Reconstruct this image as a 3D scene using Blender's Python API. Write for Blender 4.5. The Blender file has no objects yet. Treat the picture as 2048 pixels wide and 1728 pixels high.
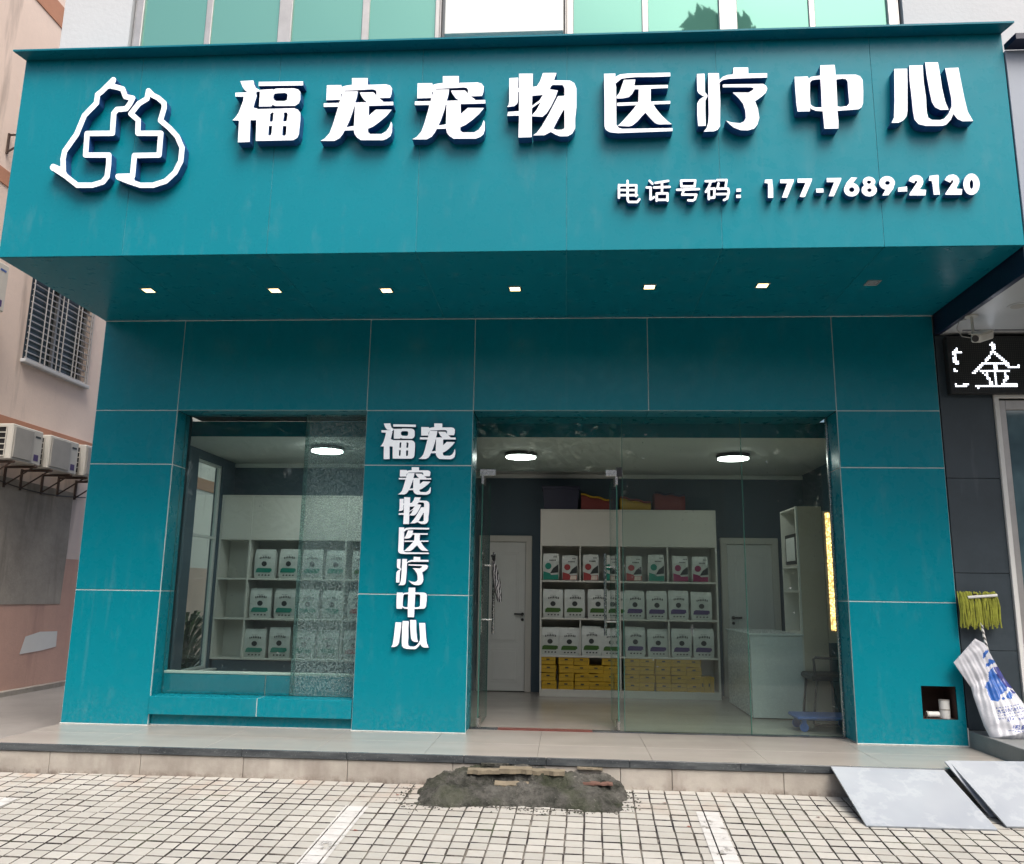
import bpy, bmesh, math, random
import numpy as np
from mathutils import Vector, Matrix

# ------------------------------------------------------------------ camera, light, exposure
SC = bpy.context.scene
CF = 1650.0
CP = Vector((4.7866, -7.9428, 1.2813))
YAW, PIT, ROL = 0.0657, 0.1923, 0.0149
FW = Vector((-math.sin(YAW)*math.cos(PIT), math.cos(YAW)*math.cos(PIT), math.sin(PIT)))
R0 = Vector((math.cos(YAW), math.sin(YAW), 0)); U0 = R0.cross(FW)
RT = R0*math.cos(ROL) + U0*math.sin(ROL); UP = -R0*math.sin(ROL) + U0*math.cos(ROL)
cd = bpy.data.cameras.new('camera'); cam = bpy.data.objects.new('camera', cd); SC.collection.objects.link(cam)
cam.matrix_world = Matrix(((RT.x, UP.x, -FW.x, CP.x), (RT.y, UP.y, -FW.y, CP.y), (RT.z, UP.z, -FW.z, CP.z), (0, 0, 0, 1)))
cd.sensor_fit = 'HORIZONTAL'; cd.sensor_width = 36.0; cd.lens = 36.0*CF/2048; cd.clip_start = 0.05; cd.clip_end = 2000
SC.camera = cam
SC.render.resolution_x = 1024; SC.render.resolution_y = 864
wd = bpy.data.worlds.new('World'); SC.world = wd; wd.use_nodes = True
wn = wd.node_tree; wn.nodes.clear()
sk = wn.nodes.new('ShaderNodeTexSky'); sk.sky_type = 'NISHITA'; sk.sun_disc = False
SUN_EL = math.radians(58); SUN_AZ = math.radians(150)
sk.sun_elevation = SUN_EL; sk.sun_rotation = SUN_AZ; sk.air_density = 1.0; sk.dust_density = 7.0; sk.ozone_density = 1.0
bg = wn.nodes.new('ShaderNodeBackground'); bg.inputs[1].default_value = 0.10
wo = wn.nodes.new('ShaderNodeOutputWorld'); wn.links.new(sk.outputs[0], bg.inputs[0]); wn.links.new(bg.outputs[0], wo.inputs[0])
sd = bpy.data.lights.new('sun', 'SUN'); sd.energy = 1.5; sd.angle = math.radians(34); sd.color = (1.0, 0.965, 0.92)
so = bpy.data.objects.new('sun', sd); SC.collection.objects.link(so)
so.rotation_euler = Vector((math.sin(SUN_AZ)*math.cos(SUN_EL), math.cos(SUN_AZ)*math.cos(SUN_EL), math.sin(SUN_EL))).to_track_quat('Z', 'Y').to_euler()
so.location = (4, -20, 20)
SC.view_settings.view_transform = 'Standard'; SC.view_settings.look = 'None'; SC.view_settings.gamma = 1
SC.view_settings.use_curve_mapping = False; SC.view_settings.exposure = 1.15
SC.render.engine = 'CYCLES'
SC.cycles.max_bounces = 10; SC.cycles.transparent_max_bounces = 24; SC.cycles.caustics_reflective = False; SC.cycles.caustics_refractive = False

rnd = random.Random(7)
COL = SC.collection

# pixel of the photograph (2048 wide) -> point on a real plane of the place
def ray(px, py): return RT*((px-1024)/CF) - UP*((py-864)/CF) + FW
def PY(px, py, y): d = ray(px, py); return CP + d*((y-CP.y)/d.y)
def PZ(px, py, z): d = ray(px, py); return CP + d*((z-CP.z)/d.z)
def PX(px, py, x): d = ray(px, py); return CP + d*((x-CP.x)/d.x)
def proj(p):
    d = Vector(p)-CP; w = d.dot(FW)
    return 1024+CF*d.dot(RT)/w, 864-CF*d.dot(UP)/w, w

# ------------------------------------------------------------------ materials
class NT:
    def __init__(s, name):
        s.m = bpy.data.materials.new(name); s.m.use_nodes = True; s.t = s.m.node_tree; s.t.nodes.clear()
        s.out = s.n('ShaderNodeOutputMaterial')
    def n(s, typ, **kw):
        o = s.t.nodes.new(typ)
        for k, v in kw.items(): setattr(o, k, v)
        return o
    def l(s, a, b): s.t.links.new(a, b)
    def val(s, sock, v):
        if hasattr(v, 'is_linked') or hasattr(v, 'links'): s.l(v, sock)
        else: sock.default_value = v
    def math(s, op, a, b=0.0, c=0.0, clamp=False):
        o = s.n('ShaderNodeMath', operation=op); o.use_clamp = clamp
        s.val(o.inputs[0], a); s.val(o.inputs[1], b); s.val(o.inputs[2], c); return o.outputs[0]
    def mix(s, f, a, b):
        o = s.n('ShaderNodeMix', data_type='RGBA'); s.val(o.inputs[0], f); s.val(o.inputs[6], a); s.val(o.inputs[7], b); return o.outputs[2]
    def noise(s, vec, scale, detail=4, rough=0.55, sc=(1, 1, 1)):
        mp = s.n('ShaderNodeMapping'); mp.inputs['Scale'].default_value = sc; s.l(vec, mp.inputs[0])
        o = s.n('ShaderNodeTexNoise'); o.inputs['Scale'].default_value = scale; o.inputs['Detail'].default_value = detail
        o.inputs['Roughness'].default_value = rough; s.l(mp.outputs[0], o.inputs['Vector']); return o.outputs[0]
    def ramp(s, f, a, b, lo=0.0, hi=1.0):
        o = s.n('ShaderNodeMapRange'); s.val(o.inputs[0], f); o.inputs[1].default_value = a; o.inputs[2].default_value = b
        o.inputs[3].default_value = lo; o.inputs[4].default_value = hi; return o.outputs[0]
    def pos(s): return s.n('ShaderNodeNewGeometry').outputs['Position']
    def bump(s, h, strength=0.3, dist=0.01):
        o = s.n('ShaderNodeBump'); o.inputs['Strength'].default_value = strength; o.inputs['Distance'].default_value = dist
        s.l(h, o.inputs['Height']); return o.outputs[0]
    def prin(s, color, rough=0.5, metal=0.0, spec=0.5, normal=None, **kw):
        o = s.n('ShaderNodeBsdfPrincipled'); s.val(o.inputs['Base Color'], color if not isinstance(color, tuple) else (*color, 1)[:4])
        s.val(o.inputs['Roughness'], rough); s.val(o.inputs['Metallic'], metal); s.val(o.inputs['Specular IOR Level'], spec)
        if normal is not None: s.l(normal, o.inputs['Normal'])
        for k, v in kw.items(): s.val(o.inputs[k], v)
        s.l(o.outputs[0], s.out.inputs[0]); return o
def c4(c): return (c[0], c[1], c[2], 1.0)
def dim(c, k): return (c[0]*k, c[1]*k, c[2]*k, 1.0)

def basic(name, c, rough=0.5, metal=0.0, spec=0.5, var=0.12, scale=6.0, bump=0.0, bscale=40.0, streak=None):
    """one real-world colour broken by large soft variation, fine speckle and optional dirt streaks"""
    s = NT(name); p = s.pos()
    n1 = s.noise(p, scale); n2 = s.noise(p, scale*9, 3)
    f = s.math('ADD', s.math('MULTIPLY', n1, 0.7), s.math('MULTIPLY', n2, 0.3))
    col = s.mix(s.ramp(f, 0.3, 0.7), dim(c, 1-var), dim(c, 1+var*0.6))
    if streak:
        st = s.noise(p, streak[0], 5, 0.6, sc=(1, 1, 0.12))
        col = s.mix(s.ramp(st, streak[2], streak[2]+0.16, 0, streak[3]), col, c4(streak[1]))
    rg = s.ramp(n2, 0.3, 0.7, max(0.02, rough-0.07), min(1, rough+0.07))
    nm = None
    if bump: nm = s.bump(s.noise(p, bscale, 5), bump, 0.01)
    s.prin(col, rg, metal, spec, nm); return s.m
def emit(name, c, strength, spot=None):
    s = NT(name); e = s.n('ShaderNodeEmission'); e.inputs[0].default_value = c4(c); e.inputs[1].default_value = strength
    if spot:
        v = s.n('ShaderNodeTexVoronoi'); v.inputs['Scale'].default_value = spot; s.l(s.pos(), v.inputs['Vector'])
        s.l(s.ramp(v.outputs[0], 0.0, 0.7, strength*1.5, strength*0.25), e.inputs[1])
    s.l(e.outputs[0], s.out.inputs[0]); return s.m
def glass(name, tint=(0.86, 0.93, 0.9), refl=1.0, dirt=0.0, frost=False, base=0.0):
    """thin clear pane: transparent with a Schlick reflection, plus dust and glue smears"""
    s = NT(name); g = s.n('ShaderNodeNewGeometry')
    dp = s.n('ShaderNodeVectorMath', operation='DOT_PRODUCT'); s.l(g.outputs['Normal'], dp.inputs[0]); s.l(g.outputs['Incoming'], dp.inputs[1])
    c = s.math('ABSOLUTE', dp.outputs['Value']); fr = s.math('ADD', s.math('MULTIPLY', s.math('POWER', s.math('SUBTRACT', 1.0, c), 5.0), 0.95), 0.034*refl+base, clamp=True)
    tr = s.n('ShaderNodeBsdfTransparent'); tr.inputs[0].default_value = c4(tint)
    gl = s.n('ShaderNodeBsdfGlossy'); gl.inputs['Roughness'].default_value = 0.015; gl.inputs[0].default_value = (1, 1, 1, 1)
    wob = s.bump(s.noise(g.outputs['Position'], 1.3, 1), 0.08, 0.01); s.l(wob, gl.inputs['Normal'])
    m1 = s.n('ShaderNodeMixShader'); s.l(fr, m1.inputs[0]); s.l(tr.outputs[0], m1.inputs[1]); s.l(gl.outputs[0], m1.inputs[2])
    last = m1.outputs[0]
    if dirt:
        n = s.noise(g.outputs['Position'], 3.0, 9, 0.72, sc=(1.3, 1, 0.45)); n2 = s.noise(g.outputs['Position'], 1.1, 2)
        k = s.ramp(s.math('ADD', n, s.math('MULTIPLY', n2, 0.35)), 0.84, 0.90, 0, 0.22)
        v = s.noise(g.outputs['Position'], 26, 3); n3 = s.noise(g.outputs['Position'], 2.4, 2)
        k2 = s.math('MULTIPLY', s.ramp(v, 0.68, 0.72, 0, 0.42), s.ramp(n3, 0.52, 0.6, 0, 1))
        kk = s.math('ADD', s.math('MULTIPLY', s.math('MAXIMUM', k, k2), dirt), 0.012*dirt)
        df = s.n('ShaderNodeBsdfDiffuse'); df.inputs[0].default_value = (0.62, 0.66, 0.66, 1)
        m2 = s.n('ShaderNodeMixShader'); s.l(kk, m2.inputs[0]); s.l(last, m2.inputs[1]); s.l(df.outputs[0], m2.inputs[2]); last = m2.outputs[0]
    if frost:
        n = s.noise(g.outputs['Position'], 62, 3, 0.6); k = s.ramp(n, 0.49, 0.53, 0.08, 0.42)
        df = s.n('ShaderNodeBsdfDiffuse'); df.inputs[0].default_value = (0.26, 0.35, 0.35, 1)
        m2 = s.n('ShaderNodeMixShader'); s.l(k, m2.inputs[0]); s.l(last, m2.inputs[1]); s.l(df.outputs[0], m2.inputs[2]); last = m2.outputs[0]
    s.l(last, s.out.inputs[0]); return s.m

def panel_mat(name, c, rough=0.28, drips=0.05):
    s = NT(name); p = s.pos()
    n1 = s.noise(p, 1.3, 3); n2 = s.noise(p, 9, 3)
    oi = s.n('ShaderNodeObjectInfo').outputs['Random']
    col = s.mix(s.ramp(s.math('ADD', s.math('MULTIPLY', n1, 0.6), s.math('MULTIPLY', oi, 0.4)), 0.2, 0.8), dim(c, 0.93), dim(c, 1.06))
    dust = s.noise(p, 7, 6, 0.7, sc=(1, 1, 0.3))
    col = s.mix(s.ramp(dust, 0.55, 0.8, 0, 0.07), col, (0.5, 0.52, 0.5, 1))
    zz = s.n('ShaderNodeSeparateXYZ'); s.l(p, zz.inputs[0]); spl = s.noise(p, 28, 4, 0.7)
    col = s.mix(s.math('MULTIPLY', s.ramp(zz.outputs[2], 0.0, 0.35, 1, 0), s.ramp(spl, 0.45, 0.75, 0.0, 0.13)), col, (0.36, 0.34, 0.31, 1))
    drip = s.noise(p, 9, 3, 0.6, sc=(1, 1, 0.05)); col = s.mix(s.ramp(drip, 0.62, 0.72, 0, drips), col, (0.35, 0.42, 0.42, 1))
    s.prin(col, s.ramp(n2, 0.3, 0.7, rough-0.05, rough+0.07), 0.0, 0.22, s.bump(n1, 0.10, 0.02)); return s.m

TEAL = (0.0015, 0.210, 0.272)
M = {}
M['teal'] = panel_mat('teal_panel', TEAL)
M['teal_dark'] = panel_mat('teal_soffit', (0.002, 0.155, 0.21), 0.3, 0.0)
M['seal'] = basic('white_sealant', (0.62, 0.66, 0.64), 0.6, bump=0.4, bscale=60)
M['seal_thin'] = basic('pale_sealant', (0.10, 0.36, 0.42), 0.6, var=0.6, scale=4)
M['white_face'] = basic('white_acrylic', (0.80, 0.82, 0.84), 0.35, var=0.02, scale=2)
M['white_face'].node_tree.nodes['Principled BSDF'].inputs['Emission Color'].default_value = (0.9, 0.95, 1, 1); M['white_face'].node_tree.nodes['Principled BSDF'].inputs['Emission Strength'].default_value = 0.16   # faint emission added to keep shaded letter faces white
M['blue_side'] = basic('blue_letter_return', (0.018, 0.075, 0.23), 0.35, var=0.1)
M['plaster'] = basic('white_plaster', (0.53, 0.55, 0.57), 0.85, var=0.05, scale=2, bump=0.25, bscale=25, streak=(3.2, (0.42, 0.37, 0.3), 0.60, 0.5))
M['steel'] = basic('brushed_steel', (0.6, 0.6, 0.58), 0.25, 1.0, var=0.06, scale=8)
M['alu'] = basic('aluminium', (0.42, 0.41, 0.40), 0.42, 0.6, var=0.15, scale=9)
M['black'] = basic('black_metal', (0.02, 0.02, 0.022), 0.4)
M['dark'] = basic('dark_void', (0.012, 0.012, 0.014), 0.9)
M['white_paint'] = basic('white_paint', (0.72, 0.72, 0.69), 0.55, var=0.04)
M['ceiling'] = basic('ceiling_paint', (0.66, 0.66, 0.63), 0.7, var=0.04, scale=1.5)
M['slate'] = basic('slate_blue_wall', (0.075, 0.115, 0.145), 0.7, var=0.08, scale=2)
M['cabinet'] = basic('white_laminate', (0.66, 0.64, 0.58), 0.4, var=0.04, scale=3)
M['beige'] = basic('beige_laminate', (0.52, 0.45, 0.35), 0.4, var=0.05, scale=3)
M['pane'] = glass('clear_glass', dirt=1.0)
M['pane2'] = glass('clear_glass_display', tint=(0.84, 0.93, 0.92), dirt=0.5)
M['frost'] = glass('patterned_frosted_film', tint=(0.80, 0.92, 0.90), frost=True)
M['glass_edge'] = basic('green_glass_edge', (0.05, 0.16, 0.13), 0.15)
def mint():
    s = NT('mint_coated_glass'); p = s.pos()
    gl = s.n('ShaderNodeBsdfGlossy'); gl.inputs['Roughness'].default_value = 0.02; gl.inputs[0].default_value = (0.33, 0.66, 0.55, 1)
    s.l(s.bump(s.noise(p, 0.9, 1), 0.35, 0.02), gl.inputs['Normal'])
    df = s.n('ShaderNodeBsdfDiffuse'); df.inputs[0].default_value = (0.10, 0.26, 0.21, 1)
    m = s.n('ShaderNodeMixShader'); m.inputs[0].default_value = 0.40; s.l(df.outputs[0], m.inputs[1]); s.l(gl.outputs[0], m.inputs[2]); s.l(m.outputs[0], s.out.inputs[0]); return s.m
M['mint'] = mint()
M['lamp'] = emit('lamp_disc', (1.0, 0.98, 0.94), 8)
M['lamp_bright'] = emit('lamp_disc_display', (1.0, 0.98, 0.95), 24)
M['spot'] = emit('spot_led', (1.0, 0.72, 0.32), 3)
M['spot_off'] = basic('unlit_lens', (0.25, 0.27, 0.28), 0.3)
M['strip'] = emit('warm_led_strip', (1.0, 0.58, 0.20), 2.4, spot=45)
M['led'] = emit('led_dot', (0.85, 0.9, 1.0), 2.4)
M['ledboard'] = basic('led_board', (0.012, 0.014, 0.016), 0.6)
M['navy'] = basic('navy_panel', (0.008, 0.013, 0.04), 0.35)
M['lavender'] = basic('grey_fascia', (0.28, 0.32, 0.38), 0.4, var=0.04, scale=2)
M['stone_slate'] = basic('dark_slate_cladding', (0.042, 0.058, 0.070), 0.45, spec=0.4, var=0.2, scale=3, streak=(5, (0.2, 0.22, 0.23), 0.63, 0.3))
M['white_soffit'] = basic('white_soffit', (0.5, 0.52, 0.53), 0.35, var=0.03)
M['yellow'] = basic('yellow_paper', (0.58, 0.35, 0.02), 0.6, var=0.18, scale=9, bump=0.3)
M['bag'] = basic('white_bag_film', (0.62, 0.64, 0.60), 0.4, var=0.06, scale=12, bump=0.5, bscale=14)
for nm, c in dict(green=(0.045, 0.13, 0.015), teal_print=(0.01, 0.24, 0.17), purple=(0.07, 0.035, 0.16), red_print=(0.38, 0.05, 0.05), magenta=(0.30, 0.02, 0.10), ink=(0.03, 0.035, 0.035), pink=(0.45, 0.2, 0.18)).items():
    M[nm] = basic('print_'+nm, c, 0.4, var=0.15, scale=30)

def stone_beige():
    s = NT('polished_beige_tile'); p = s.pos()
    n = s.noise(p, 1.0, 5, 0.55, sc=(0.3, 2.0, 1)); n2 = s.noise(p, 2.3, 4)
    col = s.mix(s.ramp(n, 0.35, 0.65), (0.33, 0.305, 0.275, 1), (0.38, 0.358, 0.325, 1))
    s.prin(col, s.ramp(n2, 0.3, 0.7, 0.16, 0.26), 0, 0.5); return s.m
M['floor'] = stone_beige()
def granite():
    s = NT('dark_granite'); p = s.pos()
    n = s.noise(p, 4, 8, 0.7, sc=(0.5, 1, 3)); n2 = s.noise(p, 70, 3)
    col = s.mix(s.ramp(n, 0.4, 0.62), (0.030, 0.036, 0.042, 1), (0.085, 0.095, 0.10, 1)); col = s.mix(s.ramp(n2, 0.62, 0.7, 0, 0.5), col, (0.2, 0.21, 0.21, 1))
    s.prin(col, 0.22, 0, 0.5); return s.m
M['granite'] = granite()
def kerb():
    s = NT('kerb_tile'); p = s.pos()
    n = s.noise(p, 2.0, 7, 0.65, sc=(1, 1, 1.2)); n2 = s.noise(p, 14, 6, 0.7); n3 = s.noise(p, 3.4, 4, 0.6, sc=(1, 1, 0.35))
    col = s.mix(s.ramp(n, 0.38, 0.62), (0.30, 0.275, 0.24, 1), (0.42, 0.39, 0.345, 1))
    col = s.mix(s.ramp(n3, 0.52, 0.66, 0, 0.75), col, (0.25, 0.22, 0.19, 1))
    z = s.n('ShaderNodeSeparateXYZ'); s.l(p, z.inputs[0])
    low = s.math('MULTIPLY', s.ramp(z.outputs[2], -0.235, -0.17, 1, 0), s.ramp(n2, 0.45, 0.6, 0, 0.8))
    col = s.mix(low, col, (0.13, 0.09, 0.07, 1))
    s.prin(col, 0.55, 0, 0.4, s.bump(n2, 0.3)); return s.m
M['kerb'] = kerb()
def paver():
    s = NT('cream_paving_tile'); g = s.n('ShaderNodeNewGeometry'); p = g.outputs['Position']
    oi = s.n('ShaderNodeObjectInfo').outputs['Random']
    r = s.math('FRACT', s.math('ADD', s.math('MULTIPLY', g.outputs['Random Per Island'], 3.7), s.math('MULTIPLY', oi, 7.3)))
    n = s.noise(p, 1.3, 5); n2 = s.noise(p, 22, 6, 0.7); n3 = s.noise(p, 2.6, 6, 0.7)
    col = s.mix(r, (0.35, 0.348, 0.322, 1), (0.415, 0.41, 0.382, 1))
    col = s.mix(s.ramp(n2, 0.5, 0.72, 0, 0.35), col, (0.36, 0.32, 0.26, 1))
    y = s.n('ShaderNodeSeparateXYZ'); s.l(p, y.inputs[0])
    nearwall = s.ramp(y.outputs[1], -1.75, -1.05, 0, 1)
    rust = s.math('MULTIPLY', s.ramp(n3, 0.50, 0.68, 0, 0.65), nearwall)
    col = s.mix(rust, col, (0.34, 0.19, 0.11, 1))
    col = s.mix(s.ramp(n, 0.44, 0.62, 0, 0.45), col, (0.31, 0.30, 0.275, 1))
    s.prin(col, s.ramp(n2, 0.3, 0.7, 0.45, 0.7), 0, 0.4, s.bump(n2, 0.25, 0.004)); return s.m
M['paver'] = paver()
def grout():
    s = NT('dark_grout'); p = s.pos(); n = s.noise(p, 5, 6, 0.7); n2 = s.noise(p, 60, 3)
    col = s.mix(s.ramp(n, 0.4, 0.6), (0.018, 0.016, 0.022, 1), (0.085, 0.075, 0.065, 1)); col = s.mix(s.ramp(s.noise(p, 2.3, 4), 0.58, 0.66, 0, 0.7), col, (0.04, 0.07, 0.02, 1))
    col = s.mix(s.ramp(s.noise(p, 3.1, 5, 0.7), 0.46, 0.6, 0, 0.75), col, (0.26, 0.245, 0.215, 1))
    s.prin(col, 0.9, 0, 0.3, s.bump(n2, 0.6)); return s.m
M['grout'] = grout()
def paint():
    s = NT('worn_white_paint'); p = s.pos(); n = s.noise(p, 7, 9, 0.75); y = s.n('ShaderNodeSeparateXYZ'); s.l(p, y.inputs[0])
    wear = s.math('ADD', n, s.ramp(y.outputs[0], 4.5, 6.0, 0.03, 0.0))
    k = s.ramp(wear, 0.40, 0.43, 0, 1)
    b = s.prin(s.mix(s.ramp(n, 0.4, 0.6), (0.44, 0.44, 0.43, 1), (0.52, 0.52, 0.51, 1)), 0.6); s.l(k, b.inputs['Alpha']); return s.m
M['paint'] = paint()
def mortar():
    s = NT('rough_mortar'); p = s.pos(); n = s.noise(p, 5, 8, 0.7); n2 = s.noise(p, 45, 5, 0.7)
    col = s.mix(s.ramp(n, 0.38, 0.6), (0.026, 0.028, 0.022, 1), (0.13, 0.127, 0.115, 1)); col = s.mix(s.ramp(n2, 0.62, 0.7, 0, 0.7), col, (0.35, 0.34, 0.3, 1))
    col = s.mix(s.ramp(s.noise(p, 3, 3), 0.5, 0.62, 0, 0.5), col, (0.05, 0.062, 0.03, 1))
    s.prin(col, 0.85, 0, 0.3, s.bump(s.math('ADD', n2, s.math('MULTIPLY', n, 0.8)), 1.0, 0.035)); return s.m
M['mortar'] = mortar()
M['brick'] = basic('tan_tile_fragment', (0.20, 0.17, 0.12), 0.7, var=0.3, scale=14, bump=0.4)
M['brick_red'] = basic('red_tile_fragment', (0.15, 0.08, 0.06), 0.7, var=0.3, scale=14, bump=0.4)
def marble():
    s = NT('white_marble_slab'); p = s.pos(); n = s.noise(p, 2.2, 7, 0.65); n2 = s.noise(p, 1.3, 3)
    v = s.ramp(s.math('ABSOLUTE', s.math('SUBTRACT', n, 0.5)), 0.0, 0.05, 0.5, 0.0)
    col = s.mix(s.ramp(n2, 0.35, 0.65), (0.27, 0.30, 0.34, 1), (0.34, 0.37, 0.405, 1)); col = s.mix(v, col, (0.40, 0.43, 0.46, 1))
    s.prin(col, 0.09, 0, 0.5); return s.m
M['marble'] = marble()
M['concrete'] = basic('alley_concrete', (0.26, 0.25, 0.235), 0.7, var=0.3, scale=1.2, bump=0.3, bscale=30)
M['asphalt'] = basic('asphalt', (0.055, 0.055, 0.055), 0.85, var=0.2, bump=0.5, bscale=80)
M['pave_far'] = basic('far_paving', (0.13, 0.125, 0.115), 0.8, var=0.2, bump=0.3)
M['pink'] = basic('pink_render', (0.80, 0.67, 0.59), 0.85, var=0.07, scale=1.3, bump=0.2, bscale=30, streak=(4.5, (0.30, 0.25, 0.22), 0.56, 0.55))
M['orange'] = basic('orange_band_render', (0.48, 0.24, 0.155), 0.85, var=0.1, bump=0.2)
M['salmon'] = basic('salmon_render', (0.60, 0.375, 0.30), 0.85, var=0.12, scale=1.5, bump=0.25, streak=(2.2, (0.27, 0.17, 0.14), 0.56, 0.5))
M['cement'] = basic('cement_patch', (0.36, 0.325, 0.28), 0.9, var=0.28, scale=2.4, bump=0.35, streak=(4.0, (0.15, 0.135, 0.115), 0.54, 0.65))
M['ac_white'] = basic('ac_casing', (0.62, 0.61, 0.56), 0.45, var=0.06, scale=3)
M['ac_grey'] = basic('ac_grille_grey', (0.42, 0.41, 0.38), 0.5)
M['rust'] = basic('rusty_steel', (0.075, 0.05, 0.04), 0.7, var=0.4, scale=15)
M['dark_glass'] = basic('dark_window_glass', (0.02, 0.035, 0.035), 0.1)
M['chair_black'] = basic('black_mesh', (0.018, 0.018, 0.02), 0.5)
M['blue_plastic'] = basic('blue_plastic', (0.05, 0.12, 0.38), 0.4)
M['counter'] = basic('white_counter', (0.62, 0.66, 0.66), 0.25, var=0.03)
M['mop'] = basic('yellow_green_fabric', (0.34, 0.36, 0.05), 0.9, var=0.35, scale=25, bump=0.5)
M['sack'] = basic('white_woven_sack', (0.52, 0.53, 0.57), 0.35, var=0.06, scale=10, bump=0.5, bscale=18)
M['sack_blue'] = basic('sack_blue_print', (0.02, 0.11, 0.42), 0.35, var=0.4, scale=22)
M['sack_navy'] = basic('sack_navy_print', (0.035, 0.04, 0.22), 0.35, var=0.4, scale=22)
M['sack_text'] = basic('sack_text_print', (0.08, 0.11, 0.3), 0.4)
M['niche_brown'] = basic('bare_plywood', (0.06, 0.032, 0.025), 0.8)
M['crate'] = basic('navy_crate', (0.012, 0.014, 0.04), 0.5)
M['cush_red'] = basic('red_cushion', (0.20, 0.045, 0.04), 0.9, bump=0.3)
M['cush_yellow'] = basic('yellow_cushion', (0.42, 0.25, 0.02), 0.9, bump=0.3)
M['bark'] = basic('bark', (0.09, 0.07, 0.05), 0.9, bump=0.6)
def leafm():
    s = NT('leaf'); g = s.n('ShaderNodeNewGeometry')
    col = s.mix(g.outputs['Random Per Island'], (0.025, 0.06, 0.015, 1), (0.08, 0.14, 0.03, 1)); s.prin(col, 0.45, 0, 0.4); return s.m
M['leaf'] = leafm()
M['cream'] = basic('cream_wall', (0.20, 0.19, 0.17), 0.8)
M['redstone'] = basic('red_brown_stone', (0.17, 0.055, 0.045), 0.35)

# ------------------------------------------------------------------ mesh helpers
class MB:
    """collects shapes (verts, faces, material index) for ONE mesh"""
    def __init__(s): s.v = []; s.f = []; s.mi = []; s.sm = []
    def add(s, vs, fs, mi=0, sm=False):
        b = len(s.v); s.v += [Vector(q) for q in vs]
        for f in fs: s.f.append([b+i for i in f]); s.mi.append(mi); s.sm.append(sm)
        return s
    def box(s, x0, x1, y0, y1, z0, z1, mi=0, ch=0.0, rot=None, at=None):
        if x1 < x0: x0, x1 = x1, x0
        if y1 < y0: y0, y1 = y1, y0
        if z1 < z0: z0, z1 = z1, z0
        if not ch:
            vs = [(x, y, z) for z in (z0, z1) for y in (y0, y1) for x in (x0, x1)]
            fs = [(0, 2, 3, 1), (4, 5, 7, 6), (0, 1, 5, 4), (2, 6, 7, 3), (0, 4, 6, 2), (1, 3, 7, 5)]
        else:
            ch = min(ch, (x1-x0)*.45, (y1-y0)*.45, (z1-z0)*.45)
            bm = bmesh.new(); bmesh.ops.create_cube(bm, size=1)
            for v in bm.verts: v.co = Vector(((x0+x1)/2+v.co.x*(x1-x0), (y0+y1)/2+v.co.y*(y1-y0), (z0+z1)/2+v.co.z*(z1-z0)))
            bmesh.ops.bevel(bm, geom=bm.edges[:], offset=ch, segments=1, affect='EDGES')
            bm.verts.index_update(); vs = [tuple(v.co) for v in bm.verts]; fs = [[v.index for v in f.verts] for f in bm.faces]; bm.free()
        if rot is not None: vs = [at + rot @ (Vector(q)-at) for q in vs]
        return s.add(vs, fs, mi)
    def tube(s, pts, r, n=8, mi=0, cap=True):
        pts = [Vector(p) for p in pts]; rs = r if isinstance(r, (list, tuple)) else [r]*len(pts); vs = []; fs = []
        ref = Vector((0.31, 0.22, 0.92))
        for i, p in enumerate(pts):
            t = (pts[min(i+1, len(pts)-1)]-pts[max(i-1, 0)]).normalized(); a = t.cross(ref)
            if a.length < 0.05: a = t.cross(Vector((1, 0, 0)))
            a.normalize(); b = t.cross(a)
            vs += [p + (a*math.cos(2*math.pi*k/n)+b*math.sin(2*math.pi*k/n))*rs[i] for k in range(n)]
        for i in range(len(pts)-1):
            for k in range(n): fs.append((i*n+k, i*n+(k+1) % n, (i+1)*n+(k+1) % n, (i+1)*n+k))
        s.add(vs, fs, mi, n > 5)
        if cap: s.add(vs[:n], [tuple(range(n))[::-1]], mi); s.add(vs[-n:], [tuple(range(n))], mi)
        return s
    def cyl(s, c, r, h, n=24, mi=0, r2=None):
        c = Vector(c); r2 = r if r2 is None else r2
        return s.tube([c, c+Vector((0, 0, h))], [r, r2], n, mi)
    def quad(s, a, b, c, d, mi=0): return s.add([a, b, c, d], [(0, 1, 2, 3)], mi)
    def mesh(s, name, mats, org=Vector((0, 0, 0))):
        me = bpy.data.meshes.new(name); me.from_pydata([tuple(v-org) for v in s.v], [], s.f)
        for m in mats: me.materials.append(M[m] if isinstance(m, str) else m)
        me.polygons.foreach_set('material_index', s.mi); me.polygons.foreach_set('use_smooth', s.sm)
        me.update(); return me
    def build(s, name, mats, parent=None, loc=None):
        if isinstance(mats, str): mats = [mats]
        org = world_loc(parent) if parent else (Vector(loc) if loc is not None else Vector((0, 0, 0)))
        o = bpy.data.objects.new(name, s.mesh(name, mats, org)); COL.objects.link(o)
        if parent: o.parent = parent
        elif loc is not None: o.location = loc
        return o
def world_loc(o):
    v = Vector((0, 0, 0))
    while o is not None: v += o.location; o = o.parent
    return v
def thing(name, label, cat, loc=(0, 0, 0), group=None):
    o = bpy.data.objects.new(name, None); COL.objects.link(o); o.location = loc; o.empty_display_size = 0.1
    o['label'] = label; o['category'] = cat
    if group: o['group'] = group
    return o
def tag(o, label, cat, group=None):
    o['label'] = label; o['category'] = cat
    if group: o['group'] = group
    return o
def struct(o): o['kind'] = 'structure'; return o
def dup(root, loc=None, label=None, rotz=None):
    r = root.copy(); COL.objects.link(r)
    if loc is not None: r.location = loc
    if rotz is not None: r.rotation_euler.z = rotz
    if label: r['label'] = label
    for ch in root.children:
        c = ch.copy(); COL.objects.link(c); c.parent = r
        for g in ch.children:
            d = g.copy(); COL.objects.link(d); d.parent = c
    return r
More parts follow.
